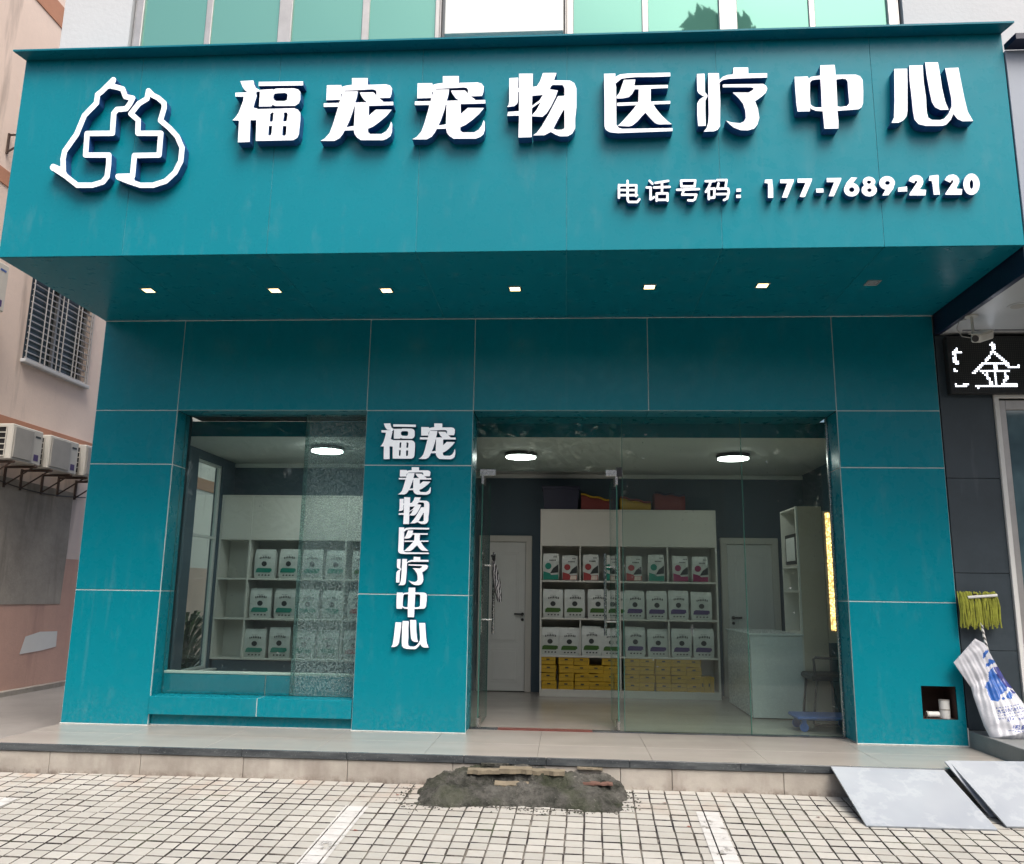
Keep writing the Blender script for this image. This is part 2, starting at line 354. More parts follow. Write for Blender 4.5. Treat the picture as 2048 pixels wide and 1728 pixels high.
ORD = ['first', 'second', 'third', 'fourth', 'fifth', 'sixth', 'seventh', 'eighth', 'ninth', 'tenth', 'eleventh', 'twelfth']

# ------------------------------------------------------------------ lettering: union of traced strokes -> clean outlines -> solid letters
def sd_poly(X, Y, P):
    d = np.full(X.shape, 1e9); s = np.ones(X.shape); n = len(P)
    for i in range(n):
        ax, ay = P[i]; bx, by = P[i-1]; ex, ey = bx-ax, by-ay; wx, wy = X-ax, Y-ay
        t = np.clip((wx*ex+wy*ey)/(ex*ex+ey*ey+1e-12), 0, 1); d = np.minimum(d, (wx-ex*t)**2+(wy-ey*t)**2)
        c1 = Y >= ay; c2 = Y < by; c3 = ex*wy > ey*wx
        s = np.where((c1 & c2 & c3) | (~c1 & ~c2 & ~c3), -s, s)
    return s*np.sqrt(d)
def sd_line(X, Y, P, r):
    d = np.full(X.shape, 1e9)
    for (ax, ay), (bx, by) in zip(P[:-1], P[1:]):
        ex, ey = bx-ax, by-ay; wx, wy = X-ax, Y-ay; t = np.clip((wx*ex+wy*ey)/(ex*ex+ey*ey+1e-12), 0, 1)
        d = np.minimum(d, np.sqrt((wx-ex*t)**2+(wy-ey*t)**2))
    return d-r
def sd_ell(X, Y, c, rx, ry):
    k = np.sqrt(((X-c[0])/rx)**2+((Y-c[1])/ry)**2); return (k-1)*min(rx, ry)
def contours(D, xs, ys):
    """marching squares at level 0; returns closed loops"""
    S = D < 0; ny, nx = D.shape; segs = {}
    code = (S[:-1, :-1]*1 + S[:-1, 1:]*2 + S[1:, 1:]*4 + S[1:, :-1]*8)
    jj, ii = np.nonzero((code > 0) & (code < 15))
    T = {1: [(3, 0)], 2: [(0, 1)], 3: [(3, 1)], 4: [(1, 2)], 5: [(3, 2), (1, 0)], 6: [(0, 2)], 7: [(3, 2)], 8: [(2, 3)], 9: [(2, 0)], 10: [(0, 3), (2, 1)], 11: [(2, 1)], 12: [(1, 3)], 13: [(1, 0)], 14: [(0, 3)]}
    def ek(j, i, e): return ('h', j, i) if e == 0 else ('v', j, i+1) if e == 1 else ('h', j+1, i) if e == 2 else ('v', j, i)
    for j, i in zip(jj.tolist(), ii.tolist()):
        for a, b in T[int(code[j, i])]: segs[ek(j, i, a)] = ek(j, i, b)
    def pt(k):
        t, j, i = k
        if t == 'h': a, b = D[j, i], D[j, i+1]; f = a/(a-b); return (xs[i]+f*(xs[i+1]-xs[i]), ys[j])
        a, b = D[j, i], D[j+1, i]; f = a/(a-b); return (xs[i], ys[j]+f*(ys[j+1]-ys[j]))
    loops = []
    while segs:
        k0 = next(iter(segs)); k = k0; L = []
        while k in segs: nk = segs.pop(k); L.append(pt(k)); k = nk
        if len(L) > 5: loops.append(L)
    return loops
def simplify(L, tol):
    def rdp(P):
        if len(P) < 3: return P
        a, b = np.array(P[0]), np.array(P[-1]); ab = b-a; n = np.hypot(*ab)+1e-9
        q = np.array(P[1:-1])-a; d = np.abs(ab[0]*q[:, 1]-ab[1]*q[:, 0])/n; i = int(d.argmax())
        if d[i] < tol: return [P[0], P[-1]]
        return rdp(P[:i+2])[:-1]+rdp(P[i+1:])
    h = len(L)//2; return rdp(L[:h+1])[:-1]+rdp(L[h:]+L[:1])[:-1]
def glyph_loops(shapes, scale, ox, oy, step=2.2, tol=0.16):
    """shapes in zoomed trace coordinates; returns loops in photo pixels"""
    allp = [p for s in shapes for p in (s[1] if s[0] in 'ph' else s[1] if s[0] == 'l' else [(s[1][0]-s[2], s[1][1]-s[3]), (s[1][0]+s[2], s[1][1]+s[3])])]
    a = np.array(allp, float); pad = 30; xs = np.arange(a[:, 0].min()-pad, a[:, 0].max()+pad, step); ys = np.arange(a[:, 1].min()-pad, a[:, 1].max()+pad, step)
    X, Y = np.meshgrid(xs, ys); D = np.full(X.shape, 1e9)
    for s in shapes:
        if s[0] == 'p': D = np.minimum(D, sd_poly(X, Y, s[1]))
        elif s[0] == 'l': D = np.minimum(D, sd_line(X, Y, s[1], s[2]))
        elif s[0] == 'e': D = np.minimum(D, sd_ell(X, Y, s[1], s[2], s[3]))
    for s in shapes:
        if s[0] == 'h': D = np.maximum(D, -sd_poly(X, Y, s[1]))
        elif s[0] == 'o': D = np.maximum(D, -sd_ell(X, Y, s[1], s[2], s[3]))
    return [[(x/scale+ox, y/scale+oy) for x, y in simplify(L, tol*scale)] for L in contours(D, xs, ys)]
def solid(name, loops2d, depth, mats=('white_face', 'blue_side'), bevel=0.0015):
    """loops in (x, z) metres -> mesh, back at y=0, face at y=-depth"""
    cu = bpy.data.curves.new(name, 'CURVE'); cu.dimensions = '2D'; cu.fill_mode = 'BOTH'
    e = depth/2-bevel; cu.extrude = e; cu.bevel_depth = bevel; cu.bevel_resolution = 0; cu.offset = -bevel*0.5
    for L in loops2d:
        sp = cu.splines.new('POLY'); sp.points.add(len(L)-1); sp.use_cyclic_u = True
        for q, (x, z) in zip(sp.points, L): q.co = (x, z, 0, 1)
    o = bpy.data.objects.new(name, cu); COL.objects.link(o)
    me = bpy.data.meshes.new_from_object(o.evaluated_get(bpy.context.evaluated_depsgraph_get()))
    bpy.data.objects.remove(o); bpy.data.curves.remove(cu)
    for v in me.vertices: v.co = Vector((v.co.x, -v.co.z-depth/2, v.co.y))
    me.materials.clear()
    for m in mats: me.materials.append(M[m])
    me.update()
    for p in me.polygons: p.material_index = 0 if p.normal.y < -0.9 else 1; p.use_smooth = False
    me.name = name; return me

G = {}
G['fu'] = (5.389, 440, 120, [
 ('p', [(218,228),(362,220),(370,262),(385,300),(440,330),(440,340),(385,345),(290,345),(262,320),(240,285)]),
 ('p', [(165,352),(370,346),(392,362),(398,390),(385,430),(370,480),(362,510),(372,518),(402,522),(402,650),(330,650),(322,885),(192,890),(205,655),(133,652),(165,620),(200,570),(230,490),(250,440),(255,396),(165,396)]),
 ('p', [(418,236),(898,230),(898,276),(415,282)]),
 ('p', [(432,322),(570,314),(580,322),(600,308),(800,306),(845,318),(868,345),(868,430),(850,470),(810,496),(600,498),(562,484),(558,502),(420,504)]),
 ('h', [(578,385),(592,365),(620,360),(700,356),(725,366),(728,385),(722,430),(700,443),(610,443),(585,430),(574,408)]),
 ('p', [(400,530),(800,520),(840,535),(868,570),(868,640),(852,800),(835,840),(790,866),(540,872),(385,874),(392,650)]),
 ('h', [(543,585),(558,568),(578,568),(568,665),(537,665)]), ('h', [(690,568),(722,568),(730,590),(718,662),(681,662),(692,600)]),
 ('h', [(528,713),(562,711),(556,790),(545,815),(522,812)]), ('h', [(678,713),(718,713),(712,800),(700,816),(672,814)])])
G['chong'] = (5.389, 440, 120, [
 ('p', [(1422,196),(1595,194),(1592,290),(1422,290)]),
 ('p', [(1152,272),(1310,270),(1312,290),(1360,276),(1422,268),(1592,268),(1790,262),(1835,275),(1858,310),(1850,370),(1835,410),(1700,412),(1686,385),(1686,340),(1670,322),(1640,318),(1420,330),(1350,332),(1320,350),(1302,380),(1300,430),(1145,436)]),
 ('p', [(1505,350),(1655,348),(1700,400),(1760,445),(1760,460),(1590,460),(1550,430),(1520,385)]),
 ('p', [(1118,466),(1868,450),(1870,490),(1118,508)]),
 ('p', [(1325,340),(1488,338),(1478,400),(1455,470),(1432,560),(1395,660),(1365,725),(1448,710),(1448,758),(1345,762),(1325,800),(1290,845),(1235,874),(1080,874),(1130,845),(1180,790),(1215,700),(1255,570),(1290,450)]),
 ('p', [(1455,480),(1605,480),(1605,600),(1680,535),(1855,535),(1800,600),(1720,670),(1650,720),(1596,742),(1596,780),(1620,798),(1740,798),(1790,770),(1825,720),(1845,665),(1858,690),(1856,770),(1840,820),(1800,850),(1760,866),(1520,866),(1480,840),(1450,800),(1442,740),(1450,600)])])
G['wu'] = (5.12, 800, 120, [
 ('p', [(1118,186),(1213,180),(1210,240),(1208,430),(1196,455),(1168,475),(1095,484),(1112,460),(1118,420)]),
 ('p', [(1200,290),(1395,272),(1440,300),(1400,345),(1355,368),(1350,330),(1200,330)]),
 ('p', [(1218,140),(1362,140),(1358,320),(1355,365),(1350,560),(1350,792),(1212,796),(1218,600)]),
 ('p', [(1105,532),(1230,524),(1230,570),(1098,574)]),
 ('p', [(1462,134),(1605,132),(1578,206),(1530,306),(1480,350),(1440,362),(1355,368),(1360,275),(1400,270),(1435,215)]),
 ('p', [(1468,348),(1530,300),(1618,312),(1590,390),(1545,480),(1500,550),(1460,583),(1345,578),(1352,565),(1400,510),(1440,432),(1345,498),(1345,475),(1430,412)]),
 ('p', [(1616,372),(1690,365),(1690,500),(1670,520),(1620,610),(1572,705),(1545,738),(1480,772),(1360,774),(1400,745),(1450,680),(1520,560)]),
 ('p', [(1560,208),(1740,210),(1785,235),(1808,290),(1808,480),(1795,600),(1795,700),(1765,755),(1720,782),(1640,784),(1590,765),(1545,738),(1575,705),(1610,716),(1660,714),(1684,700),(1684,365),(1684,290),(1665,258),(1565,256),(1530,285)])])
G['yi'] = (5.389, 1180, 110, [
 ('p', [(150,202),(275,200),(272,300),(282,340),(285,750),(310,785),(345,796),(500,794),(890,788),(890,822),(600,832),(400,840),(300,844),(215,835),(170,810),(155,770),(155,500)]),
 ('p', [(268,240),(320,210),(400,200),(866,190),(866,232),(700,238),(500,240),(400,248),(340,258),(300,290),(270,312)]),
 ('p', [(365,268),(490,265),(480,320),(478,335),(535,335),(530,370),(480,372),(455,420),(420,455),(350,470),(288,470),(285,445),(315,410),(340,340)]),
 ('p', [(480,330),(840,322),(840,358),(480,370)]), ('p', [(525,345),(655,345),(655,540),(520,540)]),
 ('p', [(292,515),(866,495),(866,528),(292,550)]),
 ('p', [(505,530),(620,530),(600,622),(560,660),(510,720),(460,760),(420,772),(295,765),(330,735),(400,660),(470,580)]),
 ('p', [(570,525),(680,530),(720,590),(780,660),(840,715),(885,748),(740,750),(700,735),(650,685),(598,622)])])
G['liao'] = (5.389, 1180, 110, [
 ('p', [(1150,205),(1235,200),(1238,260),(1240,400),(1268,435),(1265,460),(1215,445),(1170,415),(1155,390)]),
 ('p', [(1265,452),(1244,490),(1244,600),(1248,765),(1165,768),(1155,650),(1155,520),(1180,480),(1215,456)]),
 ('p', [(1272,196),(1390,196),(1395,290),(1405,500),(1402,700),(1402,770),(1375,810),(1335,825),(1222,828),(1255,790),(1275,720),(1278,640),(1275,450)]),
 ('p', [(1545,135),(1705,135),(1708,200),(1910,196),(1910,245),(1700,252),(1500,258),(1430,272),(1395,300),(1388,275),(1430,235),(1480,215),(1540,210)]),
 ('p', [(1430,318),(1870,312),(1900,335),(1912,365),(1895,410),(1850,450),(1780,500),(1810,580),(1825,680),(1805,750),(1770,795),(1700,815),(1620,812),(1550,785),(1505,750),(1462,706),(1530,728),(1620,735),(1660,715),(1678,680),(1672,600),(1650,530),(1600,465),(1535,405),(1710,405),(1760,375),(1760,356),(1730,350),(1430,350)])])
G['zhong'] = (4.876, 1560, 100, [
 ('p', [(142,262),(270,258),(285,290),(290,320),(295,540),(292,600),(170,602),(160,540),(150,420),(142,300)]),
 ('p', [(270,290),(300,262),(340,256),(390,250),(540,242),(740,240),(780,255),(805,290),(812,400),(810,520),(795,560),(765,580),(560,595),(410,600),(350,595),(310,580),(285,555)]),
 ('h', [(292,320),(310,298),(345,290),(392,288),(400,400),(405,560),(350,560),(320,550),(298,530),(292,450)]),
 ('h', [(548,290),(610,280),(640,285),(658,310),(668,450),(675,520),(650,548),(590,555),(560,550),(555,420)]),
 ('p', [(390,150),(532,145),(540,200),(550,420),(560,600),(570,690),(570,768),(432,770),(420,650),(405,450),(392,300)])])
G['xin'] = (4.876, 1560, 100, [
 ('p', [(1112,185),(1240,182),(1243,300),(1243,600),(1233,650),(1200,690),(1155,712),(1085,712),(1110,660),(1115,500)]),
 ('p', [(1258,152),(1392,148),(1400,300),(1425,480),(1430,600),(1445,660),(1480,682),(1560,684),(1600,670),(1640,625),(1668,560),(1692,575),(1690,625),(1665,680),(1620,730),(1580,742),(1420,742),(1350,725),(1310,680),(1295,600),(1280,450),(1262,300)]),
 ('p', [(1412,122),(1540,120),(1555,200),(1580,370),(1610,500),(1645,585),(1560,585),(1510,560),(1480,510),(1460,420),(1430,260)]),
 ('p', [(1608,178),(1740,172),(1760,280),(1800,480),(1830,600),(1885,695),(1780,698),(1730,675),(1690,625),(1672,560),(1670,480),(1640,330)])])
r_ = 19
G['dog'] = (3.531, 60, 120, [('l', [(168,765),(250,818),(335,885),(440,885),(515,862),(545,825),(556,740),(558,672),(393,672),(404,520),(583,518),(592,378),(615,350),(680,345),(706,310),(726,270),(675,260),(655,205),(610,192),(575,185),(590,140),(545,185),(505,225),(478,245),(470,305),(385,392),(330,525),(245,645),(234,700),(236,785),(165,752)], r_), ('p', [(500,240),(575,130),(600,122),(608,150),(585,200),(545,205)]), ('p', [(140,755),(160,735),(245,770),(262,800),(240,815),(150,780)])])
G['cat'] = (3.531, 60, 120, [('l', [(625,828),(690,855),(780,885),(870,885),(960,855),(1025,795),(1065,715),(1075,620),(1040,540),(985,480),(922,428),(948,340),(948,305),(905,268),(868,250),(838,218),(826,275),(770,308),(713,380),(765,425),(762,518),(925,518),(912,672),(738,675),(725,820),(622,822)], r_), ('p', [(808,280),(820,215),(838,200),(855,212),(890,262),(850,262)]), ('p', [(603,822),(620,805),(735,818),(740,850),(690,850),(620,848)])])
Q = 17; S1 = (6.827, 1220, 340)
def ln(*ps): return ('l', list(ps), Q)
G['dian'] = (*S1, [ln((122,210),(360,210),(355,358)), ln((122,205),(122,380)), ln((122,275),(355,275)), ln((122,345),(370,345)), ln((240,148),(240,405),(258,438),(370,438),(402,400))])
G['hua'] = (*S1, [ln((540,148),(578,188)), ln((500,240),(555,240),(553,402),(600,372)), ln((620,178),(795,150)), ln((710,168),(710,315)), ln((600,240),(815,232)), ln((637,420),(637,322),(785,320),(785,420)), ln((637,408),(785,408))])
G['hao'] = (*S1, [ln((975,225),(970,145),(1165,143),(1155,225),(975,225)), ln((915,272),(1215,262)), ln((1005,285),(985,338),(1178,338),(1160,400),(1130,418),(1068,415))])
G['ma'] = (*S1, [ln((1305,155),(1430,152)), ln((1375,165),(1345,240),(1308,300)), ln((1348,400),(1348,258),(1428,255),(1422,378),(1348,382)), ln((1462,140),(1592,138),(1578,235)), ln((1482,182),(1466,256),(1612,255),(1622,300),(1600,390),(1555,412)), ln((1462,332),(1590,328))])
G['colon'] = (*S1, [('p', [(1725,255),(1790,253),(1790,298),(1723,300)]), ('p', [(1722,340),(1788,338),(1788,382),(1722,385)])])
A1 = (8.533, 1510, 335); B1 = (8.533, 1740, 335)
G['d0'] = (*A1, [('p', [(170,205),(295,203),(300,280),(310,360),(312,520),(220,522),(222,300),(212,270),(160,268)])])
G['d1'] = (*A1, [('p', [(425,205),(662,200),(665,228),(550,517),(455,517),(548,270),(425,270)])])
G['d2'] = (*A1, [('p', [(722,190),(977,187),(970,230),(855,500),(825,510),(758,500),(862,262),(722,262)])])
G['d3'] = (*A1, [('p', [(1040,360),(1168,358),(1170,430),(1042,432)])])
G['d4'] = (*A1, [('p', [(1220,180),(1476,177),(1465,225),(1352,480),(1335,495),(1255,493),(1348,252),(1220,252)])])
G['d5'] = (*A1, [('e', (1647,380), 133, 118), ('p', [(1520,350),(1560,258),(1640,168),(1747,172),(1672,268),(1700,290)]), ('o', (1650,380), 45, 40)])
G['d6'] = (*A1, [('e', (1945,245), 110, 88), ('e', (1948,388), 132, 110), ('o', (1945,252), 34, 27), ('o', (1952,388), 36, 30)])
G['d7'] = (*B1, [('e', (290,265), 136, 118), ('p', [(425,262),(400,360),(312,478),(205,482),(262,380),(240,360)]), ('o', (296,265), 40, 32)])
G['d8'] = (*B1, [('p', [(475,345),(630,322),(638,412),(472,416)])])
G['d9'] = (*B1, [('p', [(655,230),(680,175),(730,140),(790,128),(850,140),(895,180),(912,240),(900,290),(850,375),(960,380),(945,480),(668,480),(672,450),(770,300),(805,250),(798,230),(775,228),(750,272)])])
G['d10'] = (*B1, [('p', [(1012,142),(1165,125),(1175,160),(1172,290),(1193,466),(1085,468),(1065,300),(1050,230),(1000,230)])])
G['d11'] = (*B1, [('p', [(1268,217),(1300,160),(1350,128),(1420,118),(1480,140),(1520,190),(1525,250),(1470,362),(1575,370),(1563,468),(1283,468),(1285,440),(1380,300),(1420,245),(1410,216),(1390,222),(1368,260)])])
G['d12'] = (*B1, [('e', (1730,287), 142, 184), ('o', (1730,290), 30, 76)])

# ------------------------------------------------------------------ main dimensions (metres)
X0, X1, X2, X3, X4, X5, X6 = 0.0, .857, 2.806, 3.877, 5.60, 7.396, 8.361
Z1, Z2, Z3, Z4, Z5 = 1.249, 2.495, 3.047, 4.0, 5.856
CY = -1.6685; EDGE = -1.02
YWIN, YENT = 0.20, 0.30
CEIL = 2.9

def rectify(key, yface):
    sc, ox, oy, sh = G[key]
    return [[(lambda p: (p.x, p.z))(PY(x, y, yface)) for x, y in L] for L in glyph_loops(sh, sc, ox, oy)]
def bbox(loops):
    a = np.array([p for L in loops for p in L]); return a.min(0), a.max(0)
def place_char(root, name, loops, depth, label=None):
    lo, hi = bbox(loops); c = (lo+hi)/2
    me = solid(name, [[(x-c[0], z-c[1]) for x, z in L] for L in loops], depth)
    o = bpy.data.objects.new(name, me); COL.objects.link(o); o.parent = root
    o.location = Vector((c[0], 0, c[1])) - Vector((root.location.x, 0, root.location.z)); o.location.y = 0
    if label: o['label'] = label
    return o
DEP = 0.09
sign = thing('shop_name_sign', 'row of eight large white raised characters across the teal fascia', 'shop sign', (4.7, CY-0.002, 5.3))
RL = {}
for k in ('fu', 'chong', 'wu', 'yi', 'liao', 'zhong', 'xin'): RL[k] = rectify(k, CY-DEP)
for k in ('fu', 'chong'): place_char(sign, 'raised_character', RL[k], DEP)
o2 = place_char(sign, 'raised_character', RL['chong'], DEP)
# the third character repeats the second one: same size, its own place
p2 = PY(897, 215.5, CY-DEP); p1 = PY(713.7, 219, CY-DEP); o2.location += Vector((p2.x-p1.x, 0, p2.z-p1.z))
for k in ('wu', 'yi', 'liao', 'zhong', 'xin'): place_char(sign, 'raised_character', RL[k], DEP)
logo = thing('shop_logo', 'white outline emblem of a dog and cat around a cross on the teal fascia', 'logo', (1.0, CY-0.002, 5.0))
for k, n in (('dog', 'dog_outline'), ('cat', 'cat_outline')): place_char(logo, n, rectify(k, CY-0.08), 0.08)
tel = thing('phone_number_sign', 'small white raised phone number line at lower right of the teal fascia', 'shop sign', (6.5, CY-0.002, 4.7))
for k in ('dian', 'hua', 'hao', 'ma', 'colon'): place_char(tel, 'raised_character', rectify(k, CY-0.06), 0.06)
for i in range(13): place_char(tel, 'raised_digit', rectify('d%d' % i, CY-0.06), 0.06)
cs = thing('column_name_sign', 'vertical white raised shop name on the teal column between window and doors', 'shop sign', (3.35, -0.002, 2.2))
bb = [('fu', 137, 388, 92, 340), ('chong', 405, 665, 92, 340), ('chong', 260, 495, 395, 585), ('wu', 262, 482, 603, 788), ('yi', 262, 482, 812, 995), ('liao', 247, 475, 1015, 1210), ('zhong', 247, 465, 1228, 1430), ('xin', 215, 482, 1452, 1650)]
for k, a, b, c, d in bb:
    p, q = PY(720+a/3.4545, 820+d/3.4545, -0.045), PY(720+b/3.4545, 820+c/3.4545, -0.045)
    lo, hi = bbox(RL[k]); sx = (q.x-p.x)/(hi[0]-lo[0]); sz = (q.z-p.z)/(hi[1]-lo[1])
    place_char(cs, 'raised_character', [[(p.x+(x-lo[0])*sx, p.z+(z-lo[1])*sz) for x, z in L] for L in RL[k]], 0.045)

# ------------------------------------------------------------------ ground
SL = 0.08
def gz(y): return -0.22 + SL*(y-EDGE) if y > -4.2 else -0.22 + SL*(-4.2-EDGE)
# far paving, street and base soil
mb = MB()
ys = [-1.0, -4.2, -9.0]
mb.quad((-60, -9, gz(-9)-.03), (60, -9, gz(-9)-.03), (60, -4.2, gz(-4.2)-.03), (-60, -4.2, gz(-4.2)-.03)); mb.quad((-60, -4.2, gz(-4.2)-.03), (60, -4.2, gz(-4.2)-.03), (60, -1.0, gz(-1.0)-.03), (-60, -1.0, gz(-1.0)-.03))
pv = struct(mb.build('pavement', ['pave_far']))
mb = MB(); mb.quad((-60, -3.7, gz(-3.7)-.012), (60, -3.7, gz(-3.7)-.012), (60, -0.9, gz(-.9)-.012), (-60, -0.9, gz(-.9)-.012)); gr = mb.build('grout_bed', ['grout'], parent=pv)
mb = MB(); mb.quad((-300, -300, -.75), (300, -300, -.75), (300, -9, -.75), (-300, -9, -.75)); mb.quad((-300, -9, -.75), (300, -9, -.75), (300, 300, -.75), (-300, 300, -.75)); struct(mb.build('ground', ['asphalt']))
mb = MB(); mb.box(-60, 60, -9.15, -9.0, -.76, gz(-9)-.02, ch=.01); struct(mb.build('street_kerb', ['kerb']))
# paving tiles: individually laid, slightly uneven
AN = math.radians(1.9); UX = Vector((math.cos(AN), -math.sin(AN), 0)); VX = Vector((math.sin(AN), math.cos(AN), 0)); OG = Vector((5.313, -1.098, 0))
PU, PV = 0.1225, 0.1140
def tile_mesh(w, h, t=0.03):
    m = MB(); a = .004; hw, hh = w/2, h/2; c = .0035
    a = .002
    top = [(-hw+c, -hh+c, 0), (hw-c, -hh+c, 0), (hw-c, hh-c, 0), (-hw+c, hh-c, 0)]
    mid = [(-hw, -hh, -a), (hw, -hh, -a), (hw, hh, -a), (-hw, hh, -a)]; bot = [(x, y, -t) for x, y, z in mid]
    f = [(0, 1, 2, 3)] + [(4+i, 4+(i+1) % 4, (i+1) % 4, i) for i in range(4)] + [(8+i, 8+(i+1) % 4, 4+(i+1) % 4, 4+i) for i in range(4)]
    return top+mid+bot, f
def add_tile(m, v, f): m.add(v, f); m.mi[-4:] = [1]*4; m.mi[-8] = 1; m.mi[-6] = 1
tiles = []
for i in range(-52, 48):
    for j in range(-22, 2):
        c = OG + UX*((i+.5)*PU) + VX*((j-.5)*PV)
        if c.y > -1.0 or c.y < -3.62 or c.x < -1.6 or c.x > 11: continue
        w = PU - rnd.uniform(.008, .015); h = PV - rnd.uniform(.006, .013)
        du, dv = rnd.uniform(-.002, .002), rnd.uniform(-.0015, .0015)
        p = c + UX*du + VX*dv; p.z = gz(p.y) + rnd.uniform(-.002, .002)
        tilt = (rnd.uniform(-.012, .012)-0.0, rnd.uniform(-.012, .012), -AN + rnd.uniform(-.012, .012))
        x, y, w_ = proj(p); vis = -20 < x < 2068 and y < 1748
        tiles.append((not vis, w_, p, w, h, tilt))
tiles.sort(key=lambda t: (t[0], t[1]))
variants = []
for k in range(4):
    v, f = tile_mesh(PU-.009-.002*k, PV-.0065-.0014*k); m = MB(); add_tile(m, v, f); variants.append(m.mesh('paving_tile', ['paver', 'grout']))
from mathutils import Euler
BASE_T = math.atan(SL)
rest = MB()
for n, (nv, w_, p, w, h, tl) in enumerate(tiles):
    eu = Euler((tl[0]+BASE_T, tl[1], tl[2]))
    if n < 300:
        o = bpy.data.objects.new('paving_tile', variants[n*7 % 4]); COL.objects.link(o); o.parent = pv; o.location = p; o.rotation_euler = eu
    else:
        v, f = tile_mesh(w, h); R = eu.to_matrix(); add_tile(rest, [p + R @ Vector(q) for q in v], f)
o = rest.build('paving_tile_field', ['paver', 'grout'], parent=pv); o['kind'] = 'stuff'
# painted bay lines, laid tile by tile so that the joints stay open
def bay_line(u0, u1, v0, v1, taper=0.0):
    m = MB()
    for i in range(-60, 60):
        for j in range(-30, 2):
            a, b = max(u0, i*PU+.005), min(u1, (i+1)*PU-.005); c, d = max(v0, (j-1)*PV+.003), min(v1, j*PV-.003)
            if b-a < .004 or d-c < .004: continue
            m.add([(lambda q: Vector((q.x, q.y, gz(q.y)+.0055)))(OG+UX*uu+VX*vv) for uu, vv in ((a, c), (b, c), (b, d), (a, d))], [(0, 1, 2, 3)])
    return struct(m.build('painted_bay_line', ['paint']))
def uvof(p): q = Vector((p[0], p[1], 0))-OG; return q.dot(UX), q.dot(VX)
a = uvof((3.195, -1.6)); bay_line(a[0]-.0, a[0]+.17, uvof((3.2, -3.5))[1], a[1])
a = uvof((5.735, -1.49)); bay_line(a[0], a[0]+.16, uvof((5.7, -3.5))[1], a[1])
a = uvof((.62, -1.66)); bay_line(a[0]-.04, a[0]+.13, uvof((.6, -3.5))[1], a[1])

# platform (entrance step) with tiled top, granite nosing, kerb tiles
pf = struct(MB().box(X0+.01, X6-.01, EDGE+.03, -.0, -.5, -.012).build('entrance_step', ['grout']))
xs = [0, .93, 1.84, 2.75, 3.66, 4.57, 5.48, 6.39, 7.30, X6]
for a, b in zip(xs[:-1], xs[1:]):
    MB().box(a+.001, b-.001, EDGE+.012, -.46, -.02, 0, ch=.0015).build('floor_tile', ['floor'], parent=pf)
    MB().box(a+.001, b-.001, -.458, 0.33, -.02, 0, ch=.0015).build('floor_tile', ['floor'], parent=pf)
nx = [0] + [PY(q, 1510, EDGE).x for q in (278, 484, 694, 928, 1092, 1259, 1480, 1700)] + [X6]
for a, b in zip(nx[:-1], nx[1:]): MB().box(a+.001, b-.001, EDGE-.012, EDGE+.010, -.058, .001, ch=.004).build('nosing_stone', ['granite'], parent=pf)
kx = [0] + [PY(q, 1550, EDGE).x for q in (95, 278, 485, 694, 905, 1070, 1241, 1344, 1567, 1790)] + [X6+.4]
for a, b in zip(kx[:-1], kx[1:]): MB().box(a+.002, b-.002, EDGE, EDGE+.028, -.45, -.060, ch=.003).build('kerb_tile', ['kerb'], parent=pf)

# alley ground on the left
mb = MB(); mb.box(-2.4, -.004, -1.1, 16, -.5, -.10, ch=.004); struct(mb.build('alley_ground', ['concrete']))
struct(MB().box(.0, .34, .43, 16, -.5, -.104).build('alley_ground_inner', ['concrete']))

# cement ramp against the kerb
rp = thing('cement_ramp', 'rough dark mortar ramp with broken tiles set against the entrance step', 'ramp', (4.45, -1.3, -.25))
def hsh(x, y): return (math.sin(x*12.9+y*7.3)+math.sin(x*31.7-y*23.1+1.3)*.6+math.sin(x*63+y*51)*.35+math.sin(-x*97+y*113+2)*.22)/2.2
m = MB(); NXr, NYr = 220, 80; vs = []; xa, xb = 3.56, 5.30
for j in range(NYr+1):
    for i in range(NXr+1):
        x = xa+(xb-xa)*i/NXr; t = j/NYr; y = -1.021 - t*.60
        s = (x-xa)/(xb-xa)
        front = .50 + .035*math.sin(s*9)+.02*hsh(x, 0)
        e = min(1, max(0, min(s-.04-.03*hsh(0, y)-.05*(1-t), .965-s-.03*hsh(1, y))/.10))
        prof = 1 - min(1, t*.60/front)
        mid = math.exp(-((s-.52)/.27)**2)
        h = (.105+.05*mid+.02*hsh(x*.4, y)) if prof > .62 else (.085+.012*hsh(x*.5, y))*min(1, prof/.30)**.8 if prof > 0 else -.03
        z = gz(y) + (h*e**.6 if e > 0 else -.03) + .016*hsh(x*1.3, y*1.3)+.009*hsh(x*3.7, y*3.1)+.004*hsh(x*9.7, y*8.3)*(1 if h*e > .01 else 0) - (.02 if h*e <= .004 else 0)
        vs.append((x, y, z))
W = NXr+1; m.add(vs, [(j*W+i, j*W+i+1, (j+1)*W+i+1, (j+1)*W+i) for j in range(NYr) for i in range(NXr)], 0, True)
for f_ in range(len(m.f)): m.f[f_].reverse()
m.build('mortar_mass', ['mortar'], parent=rp)
